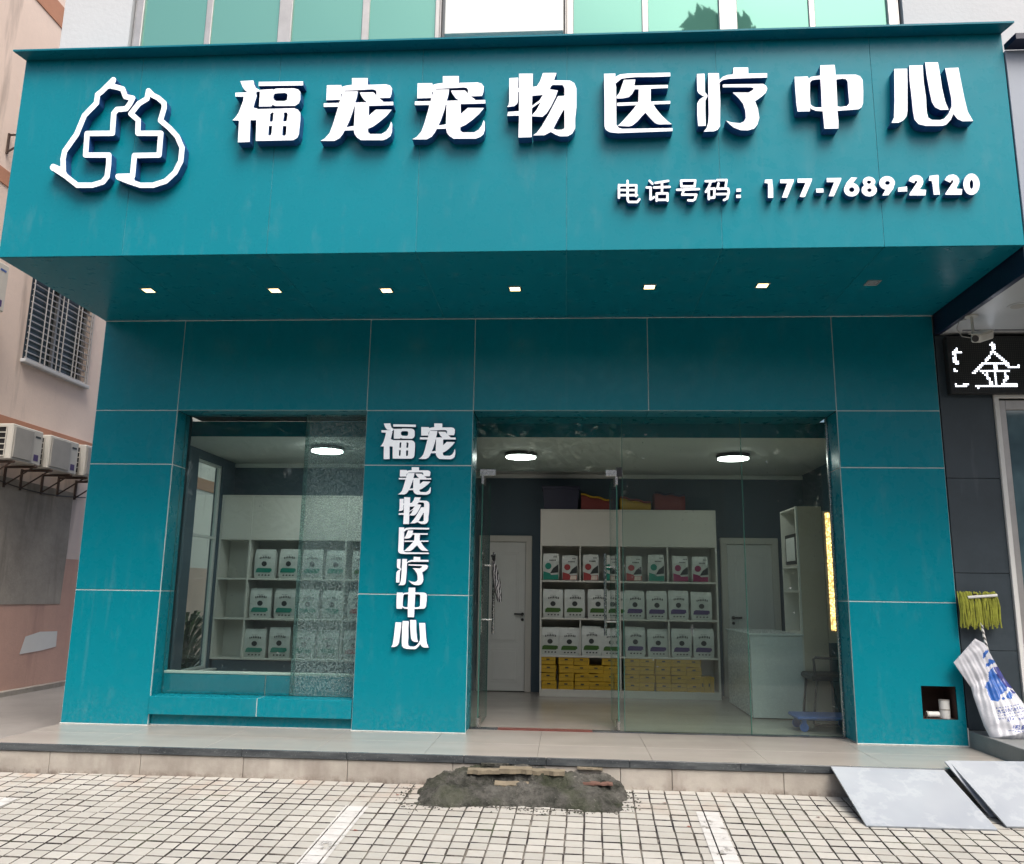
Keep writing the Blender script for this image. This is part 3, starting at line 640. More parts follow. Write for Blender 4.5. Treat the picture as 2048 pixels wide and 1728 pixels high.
def frag(px, py, w, d, h, mat, rz, y=-1.12, tilt=0.1):
    c = PY(px, py, -1.035)
    for k in range(110):
        q = PY(px, py, -1.62+k*.0053); i = int(round((q.x-xa)/(xb-xa)*NXr)); j = int(round((-1.021-q.y)/.60*NYr))
        if 0 <= i <= NXr and 0 <= j <= NYr and q.z <= vs[j*W+i][2]: c = q; break
    c.z += h*.10; R = Euler((tilt, rnd.uniform(-.05, .05), rz)).to_matrix()
    fm = MB(); nseg = 6
    for i in range(nseg+1):
        x = c.x-w/2+w*i/nseg; j1, j2 = rnd.uniform(-.012, .012), rnd.uniform(-.010, .010)
        fm.add([c+R@(Vector((x, c.y-d/2+j1, c.z-h/2))-c), c+R@(Vector((x+rnd.uniform(-.008, .008), c.y-d/2+j1+.003, c.z+h/2+j2*.4))-c), c+R@(Vector((x, c.y+d/2+j2, c.z+h/2))-c), c+R@(Vector((x, c.y+d/2+j2, c.z-h/2))-c)], [])
    for i in range(nseg):
        for k in range(4): fm.f.append([i*4+k, (i+1)*4+k, (i+1)*4+(k+1) % 4, i*4+(k+1) % 4]); fm.mi.append(0); fm.sm.append(False)
    fm.add(fm.v[:4], [(0, 1, 2, 3)]); fm.add(fm.v[nseg*4:nseg*4+4], [(3, 2, 1, 0)])
    for f_ in fm.f: f_.reverse()
    fm.build('broken_tile', [mat], parent=rp)
frag(968, 1543, .26, .07, .028, 'brick', -.02); frag(1032, 1541, .25, .08, .034, 'brick', .0); frag(1097, 1545, .25, .07, .03, 'brick', -.03)
frag(1023, 1571, .26, .06, .03, 'brick', .03, y=-1.27, tilt=.3); frag(1196, 1567, .22, .05, .014, 'brick_red', -.03, y=-1.2); frag(1180, 1537, .2, .04, .014, 'brick', -.02, y=-1.04)
frag(990, 1529, .22, .05, .02, 'mortar', .02, y=-1.04)

# loose crumbs round the foot of the ramp
m = MB(); q_ = random.Random(12)
for k in range(420):
    x = q_.uniform(3.6, 5.28); y = -1.50-abs(q_.gauss(0, .055))+.03*math.sin(x*5) if k % 3 else -1.03-q_.random()*.5
    if k % 3 == 0: x = q_.choice((3.62-abs(q_.gauss(0, .05)), 5.24+abs(q_.gauss(0, .05))))
    sz = q_.uniform(.003, .011); z = gz(y); a = [Vector((x+q_.uniform(-sz, sz), y+q_.uniform(-sz, sz), z+sz*.9)) for _ in range(1)]
    b = [Vector((x+sz*math.cos(t), y+sz*math.sin(t), z)) for t in (0, 1.7, 3.3, 4.9)]
    m.add(a+b, [(0, 1, 2), (0, 2, 3), (0, 3, 4), (0, 4, 1)])
o = m.build('mortar_crumbs', ['mortar'], parent=rp); o['kind'] = 'stuff'
# fallen leaves
lf = MB(); lf.add([(0, 0, .004), (.018, .012, .007), (.04, 0, .004), (.018, -.012, .005)], [(0, 3, 2, 1)])
dry = basic('dry_red_leaf', (0.20, 0.035, 0.02), 0.7)
lm = lf.mesh('fallen_leaf', [dry])
for (px, py, rz, lb) in ((1373, 1655, .3, 'small dark red fallen leaf left of the worn white bay line at right'), (1640, 1637, 2.0, 'small dark scrap on the paving below the marble slab'), (792, 1592, 1.1, 'reddish scrap on the paving left of the cement ramp'), (706, 1663, .8, 'pale scrap on the paving right of the left bay line'), (1333, 1608, 2.4, 'brown scrap on the paving right of the cement ramp')):
    d = ray(px, py); t = (-.22+SL*(CP.y-EDGE)-CP.z)/(d.z-SL*d.y); p = CP+d*t
    o = bpy.data.objects.new('fallen_leaf', lm); COL.objects.link(o); o.location = p+Vector((0, 0, .003)); o.rotation_euler = (0, .1, rz); tag(o, lb, 'leaf', 'fallen scraps and leaves')

# ------------------------------------------------------------------ shop building: columns, header, panels
bld = thing('shop_building', 'teal panelled shop front building with white plastered upper floor', 'building', (4.18, 1.5, 0))
G4 = .0045
def panel(x0, x1, z0, z1, y0=-.0, y1=.018, mat='teal', g=G4):
    return MB().box(x0+g, x1-g, y0, y1, z0+g, z1-g, ch=.002).build('wall_panel', [mat], parent=bld)
rows = [(0.004, Z1), (Z1, Z2), (Z2, Z3), (Z3, Z4)]
for (a, b) in ((X0, X1), (X2, X3)):
    for z0, z1 in rows: panel(a, b, z0, z1)
for z0, z1 in rows[1:]: panel(X5, X6, z0, z1)
# lowest right-hand panel has a square hole
n0, n1, nz0, nz1 = 7.985, 8.29, .226, .512
m = MB()
for (a, b, c, d) in ((X5+G4, n0, .008, Z1-G4), (n1, X6-G4, .008, Z1-G4), (n0, n1, .008, nz0), (n0, n1, nz1, Z1-G4)): m.box(a, b, 0, .018, c, d)
m.build('wall_panel', ['teal'], parent=bld)
for a, b in ((X1, X2), (X3, X4), (X4, X5)): panel(a, b, Z3, Z4)
# backing / sealant behind the joints
m = MB()
for a, b in ((X0, X1), (X2, X3)): m.box(a+.002, b-.002, .004, .03, .0, Z4)
m.box(X5+.002, n0-.004, .004, .03, 0, Z4); m.box(n1+.004, X6-.002, .004, .03, 0, Z4); m.box(n0-.003, n1+.003, .0045, .03, 0, nz0-.004); m.box(n0-.003, n1+.003, .0045, .03, nz1+.004, Z4)
m.box(X1-.001, X2+.001, .0048, .03, Z3+.004, Z4); m.box(X3-.001, X5+.001, .0048, .03, Z3+.004, Z4)
m.build('joint_sealant', ['seal'], parent=bld)
for a, b in ((X0, X1), (X2, X3), (X5, X6)): MB().tube([(a-.002, -.004, .004), (b+.002, -.004, .004)], .005, 5).build('foot_sealant', ['seal'], parent=bld)
MB().tube([(X6+.002, -.003, 0), (X6+.002, -.003, .16)], .005, 5).build('corner_sealant', ['seal'], parent=bld)
# reveals
def jamb(x, sgn, yb, zs):
    for z0, z1 in zs: MB().box(x, x+sgn*.018, .020, yb, z0+G4, z1-G4, ch=.002).build('jamb_panel', ['teal'], parent=bld)
    MB().box(x+sgn*.004, x+sgn*.03, .031, yb-.002, .002, Z3-.002).build('jamb_sealant', ['seal'], parent=bld)
JR = [(.004, Z1), (Z1, Z2), (Z2, Z3)]
jamb(X1, -1, YWIN+.1, JR); jamb(X2, 1, YWIN+.1, JR); jamb(X3, -1, YENT+.1, JR); jamb(X5, 1, YENT+.1, JR)
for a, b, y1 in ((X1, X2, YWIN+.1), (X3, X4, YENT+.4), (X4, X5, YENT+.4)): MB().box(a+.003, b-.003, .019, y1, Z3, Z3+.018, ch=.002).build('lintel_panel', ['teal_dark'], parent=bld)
# solid core of columns and walls
m = MB()
m.box(X0+.004, X1-.032, .032, .42, 0, Z4-.02); m.box(X2+.032, X3-.032, .032, .42, 0, Z4-.02)
m.box(X5+.032, n0-.006, .032, .42, 0, Z4-.02); m.box(n1+.006, X6-.004, .032, .42, 0, Z4-.02); m.box(n0-.005, n1+.005, .033, .42, 0, nz0-.005); m.box(n0-.005, n1+.005, .033, .42, nz1+.005, Z4-.02); m.box(n0-.005, n1+.005, .28, .42, nz0-.004, nz1+.004)
m.box(X1-.03, X2+.03, .036, .64, Z3+.02, Z4-.02); m.box(X3-.03, X5+.03, .036, .64, Z3+.02, Z4-.02)
m.build('column_core', ['dark'], parent=bld)
m = MB(); m.box(n0-.003, n0+.0, .006, .279, nz0, nz1); m.box(n1, n1+.004, .006, .279, nz0, nz1); m.box(n0, n1, .006, .279, nz0-.004, nz0); m.box(n0, n1, .006, .279, nz1, nz1+.004); m.box(n0, n1, .27, .279, nz0, nz1)
m.build('niche_lining', ['niche_brown'], parent=bld)
# upper storey
UY = -1.2; UZ = 4.35
m = MB(); UL, UR = -.044, 13.0
m.box(UL, .63, UY, -.02, UZ, 10.5); m.box(7.80, UR, UY, -.02, UZ, 10.5); m.box(.63, 3.62, UY+.12, -.02, UZ, 6.12); m.box(4.78, 7.80, UY+.12, -.02, UZ, 6.12)
m.box(3.62, 4.78, UY+.10, -.02, UZ, 10.5); m.box(.63, 3.62, UY+.12, -.02, 7.9, 10.5); m.box(4.78, 7.80, UY+.12, -.02, 7.9, 10.5)
m.box(.63, 7.8, -.4, -.021, 6.12, 7.9); m.box(UL+.01, UR, -.019, 3.55, Z4+.02, 10.5)
m.build('upper_wall', ['plaster'], parent=bld)
MB().box(3.66, 4.76, UY-.02, UY+.098, 6.335, 8.0, ch=.008).build('spandrel_panel', ['white_paint'], parent=bld)
for (a, b, ms) in ((.66, 3.608, [(.734, 1.348), (1.411, 2.065), (2.195, 2.864), (2.935, 3.562)]), (4.789, 7.764, [(4.854, 5.481), (5.54, 6.178), (6.342, 6.984), (7.041, 7.677)])):
    fr = MB(); z0, z1 = 6.125, 7.88
    fr.box(a, b, UY+.02, UY+.09, z0, z0+.06, ch=.004); fr.box(a, b, UY+.02, UY+.09, z1-.06, z1, ch=.004)
    ed = [a] + [q for p in ms for q in p] + [b]
    for k in range(0, len(ed), 2): fr.box(ed[k]+.0005, ed[k+1], UY+.022+.006*(k % 4), UY+.088, z0+.061, z1-.061, ch=.006)
    for x in (a-.012, b+.0): fr.box(x, x+.012, UY+.03, UY+.1, z0, z1, ch=.002)
    w = fr.build('window', ['alu'], parent=bld); w['label'] = 'grey aluminium window frame'
    for (p, q) in ms: MB().box(p-.002, q+.002, UY+.052, UY+.058, z0+.055, z1-.055).build('pane', ['mint'], parent=w)

# ------------------------------------------------------------------ canopy (projecting fascia box)
can = thing('fascia_canopy', 'large projecting teal sign box with panelled face and underside', 'canopy', (4.18, -.8, Z4))
sx = [X0, 1.08, 2.315, 3.562, 4.793, 6.035, 7.295, X6]
for a, b in zip(sx[:-1], sx[1:]):
    g = .0018
    MB().box(a+g, b-g, CY, CY+.012, Z4+.002, Z5-.002, ch=.0012).build('fascia_panel', ['teal'], parent=can)
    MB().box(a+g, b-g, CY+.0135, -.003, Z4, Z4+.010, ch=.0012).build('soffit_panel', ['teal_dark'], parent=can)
m = MB(); m.box(X0+.004, X6-.004, CY+.004, CY+.03, Z4+.012, Z5-.004); m.box(X0+.004, X6-.004, CY+.031, -.004, Z4+.004, Z4+.02); m.build('joint_sealant', ['seal_thin'], parent=can)
for x, s in ((X0, 1), (X6, -1)): MB().box(x, x+s*.012, CY+.013, UY, Z4+.011, Z5-.004, ch=.002).build('end_panel', ['teal'], parent=can)
for x, s in ((X0, 1), (X6, -1)): MB().box(x, x+s*.012, UY, -.01, Z4+.011, UZ-.003).build('end_panel', ['teal'], parent=can)
m = MB(); m.box(X0, X6, CY+.0, UY-.002, Z5-.0015, Z5+.02)
yo = CY-.115; ov = .045
vs = [(X0, CY-.001, Z5-.0), (X6, CY-.001, Z5-.0), (X6+ov, yo, Z5+.012), (X0-ov, yo, Z5+.012), (X0, CY-.001, Z5+.02), (X6, CY-.001, Z5+.02), (X6+ov, yo, Z5+.028), (X0-ov, yo, Z5+.028)]
m.add(vs, [(0, 3, 2, 1), (4, 5, 6, 7), (3, 7, 6, 2), (0, 4, 7, 3), (1, 2, 6, 5), (0, 1, 5, 4)]); m.build('top_lip', ['teal_dark'], parent=can)
MB().tube([(X0, -.008, Z4-.004), (X6, -.008, Z4-.004)], .004, 5).build('rear_sealant', ['seal'], parent=can)
# downlights
for i, (px, py) in enumerate(((297, 580), (550, 580), (773, 580), (1030, 577), (1299, 573), (1525, 570), (1745, 565))):
    p = PZ(px, py, Z4); lit = i < 6
    t = thing('downlight', ('lit square spotlight recessed in the canopy underside, %s from the left' % ORD[i]) if lit else 'unlit square spotlight at the right end of the canopy underside', 'downlight', p, 'spotlights in the canopy underside')
    m = MB(); x, y, z = p
    for (a, b, c, d) in ((-.058, .058, -.058, -.046), (-.058, .058, .046, .058), (-.058, -.046, -.046, .046), (.046, .058, -.046, .046)): m.box(x+a, x+b, y+c, y+d, z-.008, z-.0005, ch=.001)
    m.build('rim', ['alu' if not lit else 'steel'], parent=t)
    MB().box(x-.044, x+.044, y-.044, y+.044, z-.005, z-.001).build('lens', ['spot' if lit else 'spot_off'], parent=t)

# ------------------------------------------------------------------ room inside
rm = struct(MB().box(.35, 7.99, .33, 3.4, -.02, .0).build('shop_floor', ['floor']))
struct(MB().box(2.95, 8.2, 3.4, 3.5, 0, CEIL+.1).build('back_wall', ['slate']))
struct(MB().box(.38, 2.94, 2.55, 2.65, 0, CEIL+.1).build('display_back_wall', ['slate']))
struct(MB().box(2.9, 2.995, .43, 3.4, 0, CEIL+.001).build('partition_wall', ['slate']))
struct(MB().box(8.0, 8.1, .43, 3.4, 0, CEIL+.1).build('right_wall', ['slate']))
LX = .46; wa, wb = PX(396, 950, LX).y, PX(447, 950, LX).y
m = MB(); m.box(LX-.11, LX, .43, wa, 0, CEIL); m.box(LX-.11, LX, wb, 2.55, 0, CEIL); m.box(LX-.11, LX, wa, wb, 0, .33); m.box(LX-.11, LX, wa, wb, 2.80, CEIL)
struct(m.build('left_wall', ['slate']))
struct(MB().box(.35, 8.1, .65, 3.5, CEIL+.002, CEIL+.13).build('ceiling', ['ceiling']))
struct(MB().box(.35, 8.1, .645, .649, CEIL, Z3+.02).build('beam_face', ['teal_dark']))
m = MB(); m.box(3.0, 8.0, 3.37, 3.4, CEIL-.06, CEIL-.001, ch=.01); m.box(LX, 2.9, 2.52, 2.55, CEIL-.06, CEIL-.001, ch=.01); struct(m.build('cornice', ['white_paint']))
t = thing('side_window', 'narrow window in the display room side wall looking onto the alley', 'window', (LX-.05, (wa+wb)/2, .33))
m = MB(); xa, xb = LX-.075, LX-.03; m.box(xa, xb, wa, wa+.03, .33, 2.80); m.box(xa, xb, wb-.03, wb, .33, 2.80); m.box(xa, xb, wa+.03, wb-.03, .33, .36); m.box(xa, xb, wa+.03, wb-.03, 2.77, 2.80); m.box(xa, xb, wa+.03, wb-.03, 1.88, 1.91)
m.build('frame', ['white_paint'], parent=t); MB().box(LX-.055, LX-.049, wa+.03, wb-.03, .36, 2.77).build('pane', ['pane2'], parent=t); MB().box(LX-.03, LX+.10, wa-.03, wb+.03, .31, .33, ch=.004).build('window_sill', ['white_paint'], parent=t)

# ceiling lamps
for px, py, lb in ((1042, 912, 'round white ceiling lamp inside, above the open glass doors'), (1466, 915, 'round white ceiling lamp inside, above the reception counter'), (655, 900, 'round white ceiling lamp inside the display window room')):
    p = PZ(px, py-6, CEIL); t = thing('ceiling_lamp', lb, 'ceiling lamp', p, 'round ceiling lamps inside the shop')
    m = MB(); m.cyl((p.x, p.y, CEIL-.045), .192, .043, 40); m.build('housing', ['black'], parent=t)
    m = MB(); m.cyl((p.x, p.y, CEIL-.058), .176, .012, 40); m.build('diffuser', ['lamp_bright' if 'display' in lb else 'lamp'], parent=t)

def inner_door(x0, x1, lb, hx):
    y = 3.385; t = thing('interior_door', lb, 'door', ((x0+x1)/2, y, 0), 'white interior doors in the slate back wall')
    m = MB(); fw = .085
    m.box(x0, x0+fw, y-.05, y+.01, 0, 2.045, ch=.006); m.box(x1-fw, x1, y-.05, y+.01, 0, 2.045, ch=.006); m.box(x0, x1, y-.052, y+.008, 1.96, 2.045, ch=.006); m.build('frame', ['cabinet'], parent=t)
    m = MB(); m.box(x0+fw+.003, x1-fw-.003, y-.03, y, .01, 1.955, ch=.003)
    for z0, z1 in ((.12, .55), (.63, 1.82)):
        m.box(x0+fw+.09, x1-fw-.09, y-.036, y-.029, z0, z1, ch=.006); m.box(x0+fw+.12, x1-fw-.12, y-.044, y-.036, z0+.03, z1-.03, ch=.006)
    lf = m.build('leaf', ['white_paint'], parent=t)
    m = MB(); s = -1 if hx > (x0+x1)/2 else 1
    m.tube([(hx, y-.03, 1.0), (hx, y-.06, 1.0)], .022, 10); m.tube([(hx, y-.062, 1.0), (hx+s*.11, y-.066, 1.003)], .011, 8); m.tube([(hx, y-.03, .93), (hx, y-.045, .93)], .02, 10); m.build('door_handle', ['black'], parent=t)
inner_door(3.62, 4.34, 'white panelled door with black handle behind the open entrance', 4.22)
inner_door(6.86, 7.62, 'white panelled door with black handle behind the reception counter', 7.0)

# ------------------------------------------------------------------ display cases, shelf units
def zrow(py, y): return PY(1080, py, y).z
SY = 2.97
shr = thing('shelf_unit', 'wide white shelf unit of pet supplies behind the glass doors', 'shelf unit', (5.6, SY+.2, 0))
zr = [zrow(q, SY) for q in (1018, 1088, 1160, 1235, 1310, 1378)]
SXA, SXM, SXB = 4.475, 5.505, 6.735
def unit(root, xs, zs, y0, y1, foot, mids, mat='cabinet', t=.022):
    for x in xs: MB().box(x-t/2, x+t/2, y0, y1, 0 if foot else zs[-1]-.02, zs[0], ch=.002).build('side_panel', [mat], parent=root)
    for a, b in zip(xs[:-1], xs[1:]):
        for z in zs: MB().box(a+t/2+.0005, b-t/2-.0005, y0+.001, y1-.001, z-t, z, ch=.002).build('shelf', [mat], parent=root)
        MB().box(a+t/2+.001, b-t/2-.001, y1-.014, y1-.002, zs[-1]+.001, zs[0]-t-.001).build('back_panel', [mat], parent=root)
        for k in mids: xm = (a+b)/2; MB().box(xm-.008, xm+.008, y0+.004, y1-.016, zs[k+1]+.0005, zs[k]-t-.0005).build('divider', [mat], parent=root)
    if foot:
        for a, b in zip(xs[:-1], xs[1:]): MB().box(a+t/2+.001, b-t/2-.001, y0+.002, y0+.02, .0, zs[-1]-t-.001).build('plinth', [mat], parent=root)
unit(shr, [SXA, SXM-.012, SXB], zr, SY, SY+.38, True, [1, 3])
for a, b in ((SXA+.012, SXM-.024), (SXM, SXB-.012)): MB().box(a, b, SY+.003, SY+.02, zr[1]+.002, zr[0]-.024).build('fascia_board', ['cabinet'], parent=shr)
LY = 2.2
shl = thing('shelf_unit', 'white shelf unit with teal printed bags in the display window', 'shelf unit', (1.6, LY+.17, .47))
zl = [PY(500, q, LY).z for q in (990, 1076, 1156, 1236, 1316)]
unit(shl, [LX+.015, .86, 2.08, 2.85], zl, LY, LY+.33, False, [])
MB().box(.872, 2.07, LY+.003, LY+.02, zl[1]+.002, zl[0]-.024).build('fascia_board', ['cabinet'], parent=shl); MB().box(2.092, 2.838, LY+.003, LY+.02, zl[1]+.002, zl[0]-.024).build('fascia_board', ['cabinet'], parent=shl)
MB().box(LX+.02, 2.85, LY+.04, LY+.3, .003, zl[4]-.03).build('base_board', ['slate'], parent=shl)
MB().box(LX+.03, .847, LY+.003, LY+.02, zl[1]+.002, zl[0]-.024).build('fascia_board', ['cabinet'], parent=shl)
def bag_mesh(w, h, d, seed):
    r = random.Random(seed); m = MB(); nx_, nz_ = 6, 7; vs = []
    prof = [0.72, .98, 1.0, 1.0, .98, .92, .62, .18]
    for k in range(nz_+1):
        z = h*k/nz_; dd = d*prof[k]/2; ring = []
        ww = w*(.5 - .02*(k in (0, nz_)) + r.uniform(-.008, .008))
        for i in range(nx_+1): x = -ww+2*ww*i/nx_; ring.append((x, -dd*(1-.16*abs(2*i/nx_-1)**3)+r.uniform(-.003, .003), z + (r.uniform(-.006, .006) if k == nz_ else 0)))
        for i in range(nx_, -1, -1): x = -ww+2*ww*i/nx_; ring.append((x, dd, z))
        vs += ring
    n = 2*(nx_+1); fs = [(k*n+i, k*n+(i+1) % n, (k+1)*n+(i+1) % n, (k+1)*n+i) for k in range(nz_) for i in range(n)]
    fs.append(tuple(range(n))[::-1]); fs.append(tuple(nz_*n+i for i in range(n)))
    m.add(vs, fs); return m.mesh('pet_supply_bag', ['bag'])
def disc(m, x, y, z, r, mi=0, n=20, ry=None):
    ry = ry or r; m.add([(x+r*math.cos(2*math.pi*k/n), y, z+ry*math.sin(2*math.pi*k/n)) for k in range(n)], [tuple(range(n))], mi)
def band_print(w, h, d, mat):
    m = MB(); y = -d/2-.006; a, b = -w*.40, w*.40; z0, z1 = h*.20, h*.36
    m.add([(a, y, z0), (b*.75, y, z0), (b*.8, y, z0+.01), (b, y, z0+.018), (b*.92, y, z0+.03), (b, y, z1-.02), (b*.85, y, z1-.004), (a+.03, y, z1), (a+.008, y, z1-.015)], [tuple(range(9))])
    return m.mesh('printed_band', [mat])
def mark_print(w, h, d):
    m = MB(); y = -d/2-.006; disc(m, 0, y, h*.50, w*.13, ry=w*.12); r = random.Random(3)
    for k in range(7):
        x = -w*.24+k*w*.08; zz = h*.70+.012*math.sin((k+.5)/7*math.pi)
        m.quad((x, y, zz-.013), (x+w*.055, y, zz-.013+r.uniform(-.004, .004)), (x+w*.045, y, zz+.012+r.uniform(-.006, .004)), (x+w*.01, y, zz+.008+r.uniform(-.004, .008)))
    for k in range(4): x = -w*.27+k*w*.16; m.quad((x, y, h*.09), (x+w*.09, y, h*.09), (x+w*.085, y, h*.135), (x+.004, y, h*.13))
    for k in range(4): x = -w*.12+k*w*.07; m.quad((x, y, h*.79), (x+w*.04, y, h*.795), (x+w*.04, y, h*.81), (x, y, h*.805))
    return m.mesh('printed_mark', ['ink'])
def swoosh_print(w, h, d, mat, hi):
    m = MB(); y = -d/2-.006; a = w*.47
    m.add([(a, y, h*.60), (a, y, h*.30), (-a*.1, y, h*.26), (a*.3, y, h*.45)], [(0, 3, 2, 1)], 1)
    m.add([(-a, y, .008), (a, y, .008), (a, y, h*.22), (a*.05, y-.0005, h*.2), (-a*.1, y, h*.26), (-a, y, h*.33)], [(0, 1, 2, 3, 4, 5)], 0)
    disc(m, -a*.35, y, h*.53, w*.2, 0)
    m.quad((0, y-.001, .012), (a*.9, y-.001, .012), (a*.9, y-.001, h*.2), (.01, y-.001, h*.19), 2)
    for k in range(5): x = -a*.2+k*w*.085; m.quad((x, y, h*.73), (x+w*.06, y, h*.73), (x+w*.06, y, h*.775), (x, y, h*.77), 1)
    for k in range(3): x = a*.35+k*w*.085; m.quad((x, y, h*.86), (x+w*.06, y, h*.86), (x+w*.06, y, h*.895), (x, y, h*.89), 1)
    return m.mesh('printed_swoosh', [mat, 'ink', hi])
def place_bag(me, prints, x, y, z, label, group, rz=0.0):
    o = bpy.data.objects.new('pet_supply_bag', me); COL.objects.link(o); o.location = (x, y, z+.001); o.rotation_euler = (rnd.uniform(0, .05), 0, rz*1.6); k_ = rnd.uniform(.96, 1.03); o.scale = (rnd.uniform(.96, 1.02), 1, k_); tag(o, label, 'bag', group)
    for p in prints:
        c = bpy.data.objects.new(p.name.split('.')[0], p); COL.objects.link(c); c.parent = o
        if 'mark' in p.name or 'swoosh' in p.name: c['kind'] = 'stuff'
BW, BH, BD = .262, .355, .10
bagm = [bag_mesh(BW, BH, BD, s) for s in (1, 2, 3)]; mk = mark_print(BW, BH, BD)
pr = {k: band_print(BW, BH, BD, k) for k in ('green', 'purple', 'teal_print', 'red_print')}
for (zi, cells, rowname) in ((3, [(1106, 'green'), (1149, 'green'), (1196, 'green'), (1232, 'green'), (1269, 'purple'), (1313, 'purple'), (1357, 'purple'), (1402, 'purple')], 'middle'),
                             (4, [(1101, 'green'), (1139, 'green'), (1182, 'green'), (1222, 'green'), (1269, 'purple'), (1314, 'purple'), (1360, 'purple'), (1405, 'purple')], 'lower')):
    for i, (px, cn) in enumerate(cells):
        x = PY(px, 1210, SY+.07).x; k = (i % 4)
        place_bag(rnd.choice(bagm), [pr[cn], mk], x, SY+.09+rnd.uniform(-.015, .02), zr[zi], 'white bag with %s band, %s of four on the %s shelf behind the doors' % (cn, ORD[k], rowname), 'banded bags on the shelves behind the doors', rnd.uniform(-.06, .06))
SW_, SH_ = .205, .335
bag2 = [bag_mesh(SW_, SH_, .09, s) for s in (4, 5)]
sw = {'teal': swoosh_print(SW_, SH_, .09, M['teal_print'], 'teal_print'), 'red': swoosh_print(SW_, SH_, .09, M['red_print'], 'pink'), 'magenta': swoosh_print(SW_, SH_, .09, M['magenta'], 'magenta')}
for i, (px, cn) in enumerate(((1102, 'teal'), (1140, 'red'), (1182, 'red'), (1222, 'teal'), (1268, 'red'), (1312, 'teal'), (1360, 'magenta'), (1399, 'magenta'))):
    x = PY(px, 1135, SY+.07).x
    place_bag(rnd.choice(bag2), [sw[cn]], x, SY+.08+rnd.uniform(-.01, .015), zr[2], 'white bag with %s disc, %s from left on the top shelf behind the doors' % (cn, ORD[i]), 'disc printed bags on the top shelf', rnd.uniform(-.05, .05))
for zi, rn in ((2, 'top'), (3, 'middle'), (4, 'bottom')):
    for i, (px, cn) in enumerate(((525, 'teal_print'), (574, 'teal_print'), (622, 'teal_print'), (670, 'teal_print'), (722, 'green' if zi == 2 else 'red_print'))):
        x = PY(px - (zi-2)*4, 1200, LY+.07).x
        o_ = ['leftmost', 'second from left', 'third, behind patterned film', 'fourth, behind patterned film', 'beside the column'][i]
        place_bag(rnd.choice(bagm), [pr[cn], mk], x, LY+.09+rnd.uniform(-.01, .02), zl[zi], 'white bag on the %s display window shelf, %s' % (rn, o_), 'bags on the display window shelves', rnd.uniform(-.07, .07))
# yellow paper packs at the foot of the shelf
ym = []
for sd_ in (1, 2, 3):
    m = MB(); m.box(-.097, .097, -.12, .12, .0, .099, ch=.007); r = random.Random(sd_)
    for v in m.v: v.x += r.uniform(-.004, .004); v.z += r.uniform(-.012, .004)*(v.z > .05); v.y += r.uniform(-.008, .004)
    m.quad((-.02, -.1235, .058), (.022, -.1235, .058), (.022, -.1235, .074), (-.02, -.1235, .074), 1); m.quad((-.09, -.1245, .046), (.085, -.1245, .052), (.085, -.1245, .0545), (-.09, -.1245, .049), 1)
    ym.append(m.mesh('yellow_pack', ['yellow', 'ink']))
cols = [1097, 1132, 1163, 1193, 1221, 1264, 1294, 1326, 1358, 1387]
for i, px in enumerate(cols):
    x = PY(px, 1340, SY).x; nst = 4 if i not in (3,) else 3
    for k in range(4):
        if k >= nst: continue
        o = bpy.data.objects.new('yellow_pack', rnd.choice(ym)); COL.objects.link(o)
        o.location = (x+rnd.uniform(-.004, .004), SY+.135+rnd.uniform(-.006, .01), zr[5]+.001+k*.100); o.rotation_euler = (0, rnd.uniform(-.03, .03), rnd.uniform(-.07, .07))
        tag(o, 'yellow paper pack, %s from the floor in the %s stack from the left' % (ORD[k], ORD[i]), 'pack', 'yellow packs stacked at the foot of the shelves')
for i, px in enumerate((1411, 1424)):
    o = bpy.data.objects.new('yellow_pack', ym[0]); COL.objects.link(o); x = PY(px, 1350, SY).x; o.location = (x+.03, SY+.135, zr[5]+.09); o.rotation_euler = (0, -math.pi/2, 0)
    tag(o, 'yellow paper pack standing on edge, %s at the right end of the shelf foot' % ('left one' if i == 0 else 'right one'), 'pack', 'yellow packs stacked at the foot of the shelves')

# things on top of the shelf unit
def on_top(px0, px1, py0): a = PY(px0, 1015, SY+.15); b = PY(px1, 1015, SY+.15); return a.x, b.x, PY(px0, py0, SY+.15).z
a, b, z = on_top(1086, 1158, 975); t = thing('storage_crate', 'dark navy plastic crate on top of the shelf unit, left end', 'crate', ((a+b)/2, SY+.2, zr[0]))
m = MB(); m.add([(a+.02, SY+.03, zr[0]), (b-.02, SY+.03, zr[0]), (b-.02, SY+.33, zr[0]), (a+.02, SY+.33, zr[0]), (a, SY+.01, z), (b, SY+.01, z), (b, SY+.35, z), (a, SY+.35, z)], [(0, 1, 5, 4), (1, 2, 6, 5), (2, 3, 7, 6), (3, 0, 4, 7), (0, 3, 2, 1)])
m.build('tub', ['crate'], parent=t)
m = MB(); m.box(a-.012, b+.012, SY, SY+.02, z-.04, z+.005, ch=.004); m.box(a-.012, a+.006, SY+.021, SY+.36, z-.04, z+.005, ch=.004); m.box(b-.006, b+.012, SY+.021, SY+.36, z-.04, z+.005, ch=.004); m.build('rim', ['crate'], parent=t)
